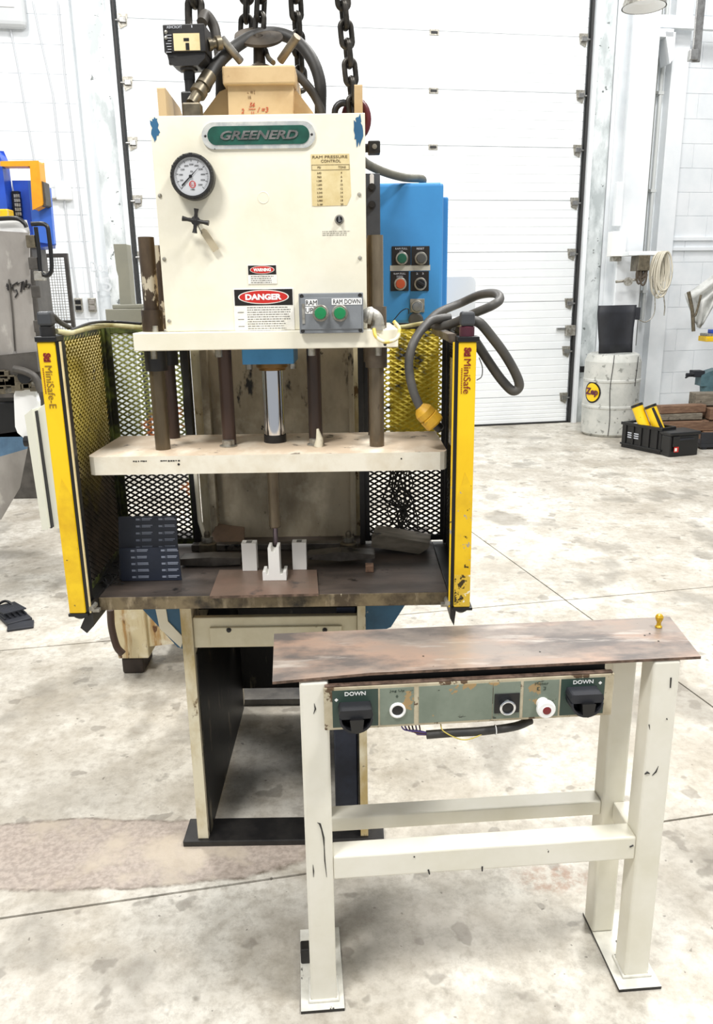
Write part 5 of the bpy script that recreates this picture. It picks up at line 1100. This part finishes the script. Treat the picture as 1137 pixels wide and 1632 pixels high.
# ------------------------------------------------------------------ loose things on the press table
TZ = .820
def qz(x_, y_, z_=TZ): return PZ(x_, y_, z_)
a0, a1, a2, a3 = qz(334, 950, TZ+.007), qz(508, 946, TZ+.007), qz(505, 908, TZ+.007), qz(350, 908, TZ+.007)
b = B(); b.prism([(p_.x, p_.y) for p_ in (a0, a1, a2, a3)], 'z', TZ+.0005, TZ+.007, 0, (0, 1)); b.build('steel_plate', [sheetedge, rustplate], label='reddish brown steel plate lying at the front centre of the press table', cat='plate', bev=.001)
TP = TZ+.0075
q = qz(438, 925, TP); fy = q.y
b = B(); x_ = q.x
zt3 = PY(438, 871, fy+.01).z
ww = .031
b.prism([(x_-.031, TP), (x_+.031, TP), (x_+.031, TP+.024), (x_+.023, TP+.024), (x_+.021, TP+.016), (x_+.0145, TP+.016), (x_+.0145, zt3), (x_+.007, zt3), (x_+.006, zt3-.010), (x_, zt3-.014), (x_-.006, zt3-.010), (x_-.007, zt3), (x_-.0145, zt3), (x_-.0145, TP+.016), (x_-.021, TP+.016), (x_-.023, TP+.024), (x_-.031, TP+.024)], 'y', fy, fy+.045)
b.build('press_fixture', vblock, label='white notched fixture under the punch, on the brown plate', cat='fixture', bev=.001)
for (x0_, x1_, yb2, yt2, lab) in ((387, 410, 910, 866, 'left white block standing behind the notched fixture'), (467, 489, 908, 865, 'right white block standing behind the notched fixture')):
    p0 = qz(x0_, yb2, TP); p1 = qz(x1_, yb2, TP); zz = PY((x0_+x1_)/2, yt2, p0.y).z
    b = B(); b.box(p0.x, p1.x, p0.y, p0.y+.03, TP, zz); b.box(p0.x+.012, p1.x-.012, p0.y+.004, p0.y+.026, zz, zz+.0004, 1); b.build('white_block', [vblock, greyprint], label=lab, cat='block', group='white blocks on the table', bev=.0012)
# label sheets leaning at the left
def sheet(name, xl_, xr_, yb2, yt2, Ys, m_, lab, rows_, tilt, cols_, zbase):
    p0, p1 = PY(xl_, yb2, Ys), PY(xr_, yb2, Ys); zz = PY((xl_+xr_)/2, yt2, Ys+tilt).z
    b = B(); b.add([(p0.x, Ys, zbase), (p1.x, Ys, zbase), (p1.x-.006, Ys+tilt, zz), (p0.x-.002, Ys+tilt, zz), (p0.x, Ys+.004, zbase), (p1.x, Ys+.004, zbase), (p1.x-.006, Ys+tilt+.004, zz), (p0.x-.002, Ys+tilt+.004, zz)],
        [(0, 1, 2, 3), (5, 4, 7, 6), (0, 4, 5, 1), (3, 2, 6, 7), (0, 3, 7, 4), (1, 5, 6, 2)]); o = b.build(name, m_, label=lab, cat='sheet', group='printed navy sheets', bev=.0005)
    rn = random.Random(rows_); b = B(); H2 = zz-zbase
    for cx_ in cols_:
        for k in range(rows_):
            f = (k+.6)/rows_; z_ = zbase+H2*f; y_ = Ys+tilt*f-.0012; x0_ = p0.x+(p1.x-p0.x)*cx_
            hh = H2/rows_*.17
            b.box(x0_-.022, x0_-.012, y_-.0003, y_+.0003, z_-hh*.9, z_+hh*.9); b.box(x0_-.010, x0_-.0092, y_-.0003, y_+.0003, z_-hh*1.3, z_+hh*1.3)
            b.box(x0_-.006, x0_+.020+.004*rn.random(), y_-.0003, y_+.0003, z_+hh*.35, z_+hh*1.3); b.box(x0_-.006, x0_+.016+.008*rn.random(), y_-.0003, y_+.0003, z_-hh*.9, z_-hh*.1)
    b.build('print', mat('pale_blue_print', '#8f96a6', .5), o)
Ys = qz(240, 926).y
sheet('label_sheet', 188, 284, 900, 823, Ys+.012, navy2, 'taller charcoal printed sheet leaning on the left back mesh', 9, .05, (.42, .80), TZ+.001)
sheet('label_sheet', 194, 290, 926, 873, Ys, navy, 'shorter glossy navy printed sheet standing in front of the charcoal one', 5, .010, (.32, .82), TZ+.001)
# clamp bars
def bar(x0_, x1_, yb2, Yb_, h_, d_, m_, nm, lab, cat, taper=.6, z_=TZ+.001):
    p0, p1 = PY(x0_, yb2, Yb_), PY(x1_, yb2, Yb_); b = B(); xa_, xb_ = p0.x, p1.x; m2 = (xa_+xb_)/2
    b.prism([(xa_, z_+h_*(1-taper)*.5), (m2, z_), (xb_, z_+h_*(1-taper)*.5), (xb_, z_+h_*(.5+taper*.5)), (m2, z_+h_), (xa_, z_+h_*(.5+taper*.5))], 'y', Yb_, Yb_+d_); return b.build(nm, m_, label=lab, cat=cat, bev=.003)
darksteel = mat('dark_tool_steel', '#4f4b45', .4, .5, var=('#77716a', 12, .4, .7), spots=('#1b1a18', 16, .6, .05))
p_ = qz(340, 905); bar(288, 384, 905, p_.y+.01, .026, .05, darksteel, 'clamp_bar', 'dark steel clamp bar on the table left of the white blocks', 'clamp', .7)
p_ = qz(545, 903); bar(490, 598, 903, p_.y+.01, .026, .05, darksteel, 'clamp_bar', 'dark steel clamp bar on the table right of the white blocks', 'clamp', .4, TZ+.012)
p0 = qz(583, 913); b = B(); b.box(p0.x, p0.x+.022, p0.y, p0.y+.03, TZ+.001, TZ+.018); b.build('small_block', wood, label='small brown block under the right end of the right clamp bar', cat='block', bev=.001)
for (x_, y_, lab) in ((326, 884, 'bolt and washer stack standing left of the clamp bar'), (556, 884, 'bolt and washer stack on the table right of the column')):
    p0 = qz(x_, y_+6); r_ = empty('t_bolt', (p0.x, p0.y, TZ), lab, 'bolt', 'clamp bolts on the table')
    b = B(); b.lathe([(0, 0), (.026, 0), (.026, .026), (.022, .03), (.009, .03), (.009, .055), (.006, .062), (0, .062)], (p0.x, p0.y+.06, TZ+.001), (0, 0, 1), 16); b.build('stud', fitting, r_)
    b = B(); b.cyl((p0.x, p0.y+.06, TZ+.032), (p0.x, p0.y+.06, TZ+.046), .017, seg=6); b.build('nut', zinc, r_)
p0, p1 = qz(300, 888), qz(560, 888); b = B(); b.box(p0.x, p1.x, p0.y+.05, p0.y+.08, TZ+.001, TZ+.02); b.build('rear_rail', darksteel, label='long dark rail lying across the back of the press table', cat='rail', bev=.002)
# weathered wood block and rusty plates at the back corners
p0 = qz(592, 888); b = B(Matrix.Translation((p0.x, p0.y+.03, TZ+.013)) @ Matrix.Rotation(radians(-8), 4, 'Z') @ Matrix.Rotation(radians(4), 4, 'Y'))
b.prism([(0, .008), (.14, 0), (.165, .02), (.168, .035), (.02, .048), (.0, .044)], 'y', 0, .09); b.build('wood_block', wood2, label='weathered split wood block at the back right of the press table', cat='wood', bev=.003)
p0 = qz(330, 872); b = B(Matrix.Translation((p0.x, p0.y+.0, TZ+.004)) @ Matrix.Rotation(radians(-10), 4, 'Z')); b.add([(0, 0, .002), (.12, -.01, .002), (.10, .06, .045), (.01, .07, .05), (0, 0, -.001), (.12, -.01, -.001), (.10, .065, .042), (.01, .075, .047)], [(0, 1, 2, 3), (5, 4, 7, 6), (0, 4, 5, 1), (3, 2, 6, 7), (0, 3, 7, 4), (1, 5, 6, 2)]); b.build('cardboard_piece', mat('brown_cardboard', '#87705c', .7, var=('#6a5747', 12, .4, .7)), label='brown cardboard piece leaning at the back left of the column', cat='cardboard')
b = B(); rr = random.Random(4)
for k in range(26):
    p0 = qz(140+rr.random()*40, 900+rr.random()*40, TZ); L_ = .02+.03*rr.random(); a = rr.random()*3
    x0_ = max(-.65, p0.x); b.tube([(x0_, p0.y, TZ+.003), (x0_+L_*.5*cos(a), p0.y+L_*.5*sin(a), TZ+.006+.012*rr.random()), (x0_+L_*cos(a), p0.y+L_*sin(a), TZ+.003)], .0015, 4)
b.build('wire_scraps', blackp, label='tangle of thin black scrap wire in the left front corner of the table', cat='scrap', kind='stuff')

# ================================================================== TWO-HAND CONTROL STAND
SO = Vector((-.172, 1.406, 0)); SA = radians(4.2); ST = Matrix.Translation(SO) @ Matrix.Rotation(SA, 4, 'Z'); STI = ST.inverted()
STD = empty('control_stand', ST @ Vector((.44, .1, 0)), 'cream four-legged control stand with a rusty sheet top, in front of the press', 'stand')
def sl(x_, y_, z_): return STI @ PZ(x_, y_, z_)
SH = .820
pl4 = [sl(434, 1080, SH), sl(1118, 1046, SH), sl(1068, 983, SH), sl(437, 1010, SH)]
front = spline([pl4[0], pl4[0].lerp(pl4[1], .12)+Vector((0, 0, .004)), pl4[0].lerp(pl4[1], .5), pl4[1]], 4)
o_ = [(p_.x, p_.y) for p_ in (pl4[0], pl4[1], pl4[2], pl4[3])]
# slightly bowed sheet top built as a grid
b = B(ST); nx, ny = 18, 4; V = []; F_ = []
for lay, dz_ in ((0, 0), (1, -.006)):
    for j in range(ny+1):
        for i in range(nx+1):
            t, s_ = i/nx, j/ny; pa = pl4[0].lerp(pl4[1], t); pb = pl4[3].lerp(pl4[2], t); p_ = pa.lerp(pb, s_)
            V.append((p_.x, p_.y, SH+dz_ - .009*max(0, .22-t)/.22*(1-s_)**1))
n1 = (nx+1)*(ny+1)
for j in range(ny):
    for i in range(nx):
        a = j*(nx+1)+i; F_.append((a, a+1, a+nx+2, a+nx+1)); F_.append((n1+a, n1+a+nx+1, n1+a+nx+2, n1+a+1))
m0 = len(F_)
for i in range(nx): F_.append((i, n1+i, n1+i+1, i+1)); a = ny*(nx+1)+i; F_.append((a, a+1, n1+a+1, n1+a))
for j in range(ny): a = j*(nx+1); F_.append((a, a+nx+1, n1+a+nx+1, n1+a)); a += nx; F_.append((a, n1+a, n1+a+nx+1, a+nx+1))
b.add(V, F_); b.m = [0]*m0+[1]*(len(F_)-m0); TOP = b.build('sheet_top', [sheetm, sheetedge], STD)
b = B(ST)
for (x_, y_) in ((675, 1046), (861, 1039), (1028, 1013), (1036, 1010), (1050, 1022)): p_ = sl(x_, y_, SH); b.lathe([(0, .0006), (.0022, .0006)], (p_.x, p_.y, SH), (0, 0, 1), 8)
b.build('drilled_hole', blk, TOP)
# posts: front left, front right, rear left, rear right
u_fl = sl(517, 1600, 0).x; u_fr = sl(1015, 1562, 0).x; u_rr = sl(974, 1492, 0).x
v_f = sl(517, 1600, 0).y; v_r = v_f+.135; hw = .029
zt4 = SH-.0065
for (u_, v_, w2) in ((u_fl, v_f, hw), (u_fr, v_f, hw), (u_fl-.0, v_r, hw*.95), (u_fr-.028, v_r+.0, hw*.95)):
    b = B(ST); b.box(u_-w2, u_+w2, v_, v_+2*w2, .0085, zt4-(.008 if u_ < .2 and v_ == v_f else 0)); b.build('leg', standp, STD, bev=.006, seg=3)
    if v_ == v_f:
        pass
for (xs, k) in (((480, 1617, 550, 1612, 545, 1497, 480, 1500), 0), ((987, 1582, 1055, 1577, 965, 1468, 937, 1472), 1)):
    p0, p1 = sl(xs[0], xs[1], 0), sl(xs[2], xs[3], 0)
    b = B(ST); b.box(p0.x, p1.x, p0.y+.0, p0.y+.235, 0, .0085); b.m = [0, 0, 0, 0, 0, 0]; b.m[5] = 1; b.m = [1 if i == 5 else 0 for i in range(6)]; FP = b.build('foot_plate', [blackp, footp], STD, bev=.001)
    u_ = (u_fl, u_fr)[k]; b = B(ST)
    b.tube([(u_-hw-.002, v_f-.002, .011), (u_+hw+.002, v_f-.002, .011), (u_+hw+.002, v_f+2*hw, .011), (u_-hw-.002, v_f+2*hw, .011)], .005, 6, closed=True); b.build('weld_bead', footp, STD)
b = B(ST); p0 = sl(480, 1530, 0); b.box(p0.x, p0.x+.022, v_r-.03, v_r+.0, .009, .05); b.build('rubber_stop', blackp, STD, bev=.003)
# stretchers
zb0, zb1 = .330, .388
b = B(ST); b.box(u_fl+hw, u_fr-hw, v_f+.004, v_f+.054, zb0, zb1); b.build('stretcher', standp, STD, bev=.004)
b = B(ST); b.box(u_fl+hw, u_fr-.028-hw*.95, v_r+.004, v_r+.05, zb0+.016, zb1-.004); b.build('stretcher', standp, STD, bev=.004)
b = B(ST); b.box(u_fr-.03, u_fr+.012, v_f+2*hw, v_r, zb0+.006, zb1-.004); b.build('side_stretcher', standp, STD, bev=.004)
b = B(ST); b.box(u_fl-.02, u_fl+.02, v_f+2*hw, v_r, zb0+.006, zb1-.004); b.build('side_stretcher', standp, STD, bev=.004)
b = B(ST)
rr = random.Random(8)
for (u0_, z0_, dv) in ((u_fl+.012, .36, 0), (u_fl+.006, .30, 0), (u_fr-.01, .46, 0), (u_fr+.008, .55, 0)):
    pass
def SPv(x_, y_, v_):
    d = _d(x_, y_); n_v = ST.to_3x3() @ Vector((0, 1, 0)); base = ST @ Vector((0, v_, 0)); t = (base-_O).dot(n_v)/d.dot(n_v); return STI @ (_O+d*t)
for pts_, rad in (([(506, 1311), (510, 1313), (513, 1322), (516, 1335), (517, 1350), (518, 1372), (521, 1398)], [.0004, .0022, .0016, .0020, .0009, .0013, .0004]), ([(499, 1378), (500, 1388), (500, 1398)], [.0003, .0015, .0004]), ([(501, 1121), (503, 1130), (500, 1138)], [.0004, .0018, .0004]),
                 ([(1028, 1234), (1032, 1231), (1036, 1233)], [.001, .003, .001]), ([(1040, 1236), (1046, 1230), (1050, 1221)], [.0006, .0018, .0004]), ([(1035, 1155), (1036, 1163)], [.0012, .0004]), ([(1070, 1080), (1069, 1096)], [.0018, .0014]), ([(1063, 1145), (1064, 1147)], [.0015, .001])):
    b.tube([SPv(x_, y_, v_f-.0003) for x_, y_ in pts_], rad, 6)
for pts_ in ([(769, 1381), (769, 1388)], [(683, 1386), (685, 1393)], [(1004, 1350), (1010, 1347)], [(660, 1365), (661, 1366)]):
    b.tube([SPv(x_, y_, v_f+.0036) for x_, y_ in pts_], .0018, 6)
b.build('paint_chip', blackp, STD)
# control panel housing under the top
pa = sl(519, 1165, .70); vh = v_f-.008; 
def SP(x_, y_, v_):                        # point on the stand plane v = const under a pixel
    d = _d(x_, y_); n_v = ST.to_3x3() @ Vector((0, 1, 0)); base = ST @ Vector((0, v_, 0)); t = (base-_O).dot(n_v)/d.dot(n_v); return STI @ (_O+d*t)
c00, c11 = SP(521, 1163, vh), SP(975, 1072, vh); u0, u1_ = c00.x, SP(975, 1110, vh).x; z0h = c00.z; z1h = SP(520, 1101, vh).z
b = B(ST); b.box(u0, u1_, vh+.006, vh+.09, z0h, z1h-.002); HS = b.build('panel_housing', panelrust, STD, bev=.003)
b = B(ST); b.box(u0-.004, u1_+.003, vh, vh+.006, z0h-.002, z1h+.006); b.build('face_plate', panelrust, STD, bev=.002)
b = B(ST); b.box(u0+.01, u1_-.01, vh+.02, vh+.08, z1h-.002, zt4-.001); b.build('trough_shade_block', gapshade, STD)  # solid near-black block painting the shade between panel and sheet top
b = B(ST); b.box(u0-.002, u1_+.0, vh+.001, vh+.012, z1h+.006, z1h+.010); b.build('rusty_rim', sheetedge, STD, bev=.001)
def fld(x0_, x1_, m_, nm, y0=0, y1=0):
    ua, ub = SP(x0_, 1120, vh).x, SP(x1_, 1120, vh).x; b = B(ST); b.box(ua, ub, vh-.0008, vh, z0h+.004, z1h-.001); o = b.build(nm, m_, STD); return ua, ub
fl1 = fld(530, 603, dkgreen, 'green_label'); fl2 = fld(606, 660, panelgreen, 'sage_label'); fl3 = fld(668, 785, panelgreen, 'sage_label'); fl35 = fld(786, 829, panelgreen, 'sage_label'); fl4 = fld(834, 890, panelgreen, 'sage_label'); fl5 = fld(893, 962, dkgreen, 'green_label')
def SF(u_, v_, z_): return ST @ Matrix.Translation((u_, v_, z_)) @ Matrix.Rotation(pi/2, 4, 'X')
zc1 = z1h-.009
for (fl_, dx_, dz_) in ((fl1, fl1[0]+.008, -.012), (fl5, fl5[1]-.010, -.004)):
    b = B(); b.text('DOWN', SF((fl_[0]+fl_[1])/2, vh-.0012, zc1), .0085, .042, depth=.0003, bold=.02)
    b.add([SF(dx_, vh-.0012, zc1+dz_) @ Vector(v) for v in ((-.004, 0, 0), (0, -.004, 0), (.004, 0, 0), (0, .004, 0))], [(0, 1, 2, 3)]); b.build('lettering', white, STD)
b = B(); b.text('Jog Up', SF((fl2[0]+fl2[1])/2, vh-.0012, zc1+.001), .006, .030, depth=.0003); b.add([SF((fl2[0]+fl2[1])/2, vh-.0012, zc1-.011) @ Vector(v) for v in ((-.003, 0, 0), (0, -.004, 0), (.003, 0, 0), (0, .004, 0))], [(0, 1, 2, 3)])
b.text('Motor', SF((fl4[0]+fl4[1])/2, vh-.0012, zc1+.001), .006, .028, depth=.0003); b.text('[ ]', SF((fl4[0]+fl4[1])/2, vh-.0012, zc1-.010), .007, .018, depth=.0003); b.build('lettering', mat('dark_green_print', '#3d4a3e', .5), STD)
def sbtn(px_, py_, rad, lens, ring, nm, proud, mush=0):
    c = SP(px_, py_, vh-proud*.5); b = B(ST)
    if mush: b.lathe([(rad*.75, 0), (rad*.75, .010), (rad*.6, .011), (rad*.6, .02), (rad*1.1, .022), (rad*1.1, .028), (rad*.95, .031), (rad*.5, .031), (rad*.5, .032, 1), (0, .033, 1)], (c.x, vh, c.z), (0, -1, 0), 26)
    else: b.lathe([(rad, 0), (rad, proud), (rad*.85, proud+.001), (rad*.72, proud+.0005), (rad*.70, proud-.003, 1), (0, proud-.002, 1)], (c.x, vh, c.z), (0, -1, 0), 26)
    return b.build(nm, [ring, lens], STD)
sbtn(634, 1132, .0165, blk, white, 'black_button', .005)
c = SP(808, 1120, vh); b = B(ST); b.box(c.x-.026, c.x+.026, vh-.003, vh-.0008, c.z-.022, c.z+.022); b.build('button_plate', blk, STD, bev=.001)
sbtn(808, 1125, .0165, blk, chrome, 'black_button', .018)
sbtn(867, 1124, .0175, mat('deep_red_button', '#7a2226', .35), white, 'red_button', .02, 1)
# palm switches: shroud with thumb bar
for (px_, py_) in ((567, 1141), (932, 1116)):
    c = SP(px_, py_, vh-.02); T = ST @ Matrix.Translation((c.x, vh, c.z))
    r_ = empty('palm_switch', T @ Vector((0, 0, 0)), parent=STD)
    b = B(T); b.prism([(-.031, .021), (.031, .021), (.034, .010), (.031, .002), (-.031, .002), (-.034, .010)], 'y', -.036, -.001); b.build('switch_hood', blkm, r_, bev=.004)
    pr = [(.033*cos(pi+pi*k/14), .002-.031*sin(pi*k/14)) for k in range(15)]
    pi_ = [(.029*cos(2*pi-pi*k/14), .002-.026*sin(pi*k/14)) for k in range(15)]
    b = B(T); b.prism(pr+pi_, 'y', -.038, -.001); b.build('bowl_rim', blkm, r_)
    b = B(T); b.prism([(-.013, .004), (-.010, -.022), (0, -.026), (.012, -.022), (.015, .004)], 'y', -.044, -.004); b.build('thumb_bar', blk, r_, bev=.004)
    b = B(T); b.prism(pr, 'y', -.010, -.001); b.build('switch_base', blkm, r_, bev=.002)
# wires below the housing
for k, m_ in enumerate((purple, purple, wirebr, blk, purple, wirebr)):
    b = B(ST); pts = [SP(638+k*6, 1152, vh+.02+.003*k), SP(645+k*5, 1163+k*.8, vh+.015), SP(665, 1168+(k-3)*1.2, vh+.01), SP(685, 1170+(k-3)*.6, vh+.01)]; b.tube(spline(pts, 5), .0016, 6); b.build('thin_wire', m_, STD)
b = B(ST); pts = [SP(680, 1171, vh+.01), SP(720, 1168, vh+.008), SP(770, 1165, vh+.008), (SP(820, 1158, vh+.012)), SP(846, 1148, vh+.03)]; b.tube(spline(pts, 8), .0088, 12); HO = b.build('cable_sleeve', rubber, STD)
p_ = SP(790, 1163, vh+.008); b = B(ST); b.tube([(p_.x+.0, p_.y+.0098*cos(a), p_.z+.0098*sin(a)) for a in [2*pi*k/14 for k in range(14)]], .0012, 5, closed=True); b.build('zip_tie', white, STD)
b = B(ST); b.tube(spline([SP(702, 1152, vh+.01), SP(708, 1166, vh), SP(738, 1179, vh), SP(765, 1172, vh), SP(780, 1160, vh+.01)]), .0013, 5); b.build('thin_wire', wirey, STD)
# brass knob on the sheet top
p_ = ST @ sl(1050, 1000, SH); b = B(); b.lathe([(.007, 0), (.008, .003), (.005, .006), (.0045, .012), (.008, .020), (.009, .026), (.006, .031), (0, .033)], (p_.x, p_.y, SH), (0, 0, 1), 20); b.build('yellow_knob', mat('yellow_brass_knob', '#c9a224', .3, .3, spots=('#5b4a12', 40, .6, .04)), STD, label='small yellow brass knob')
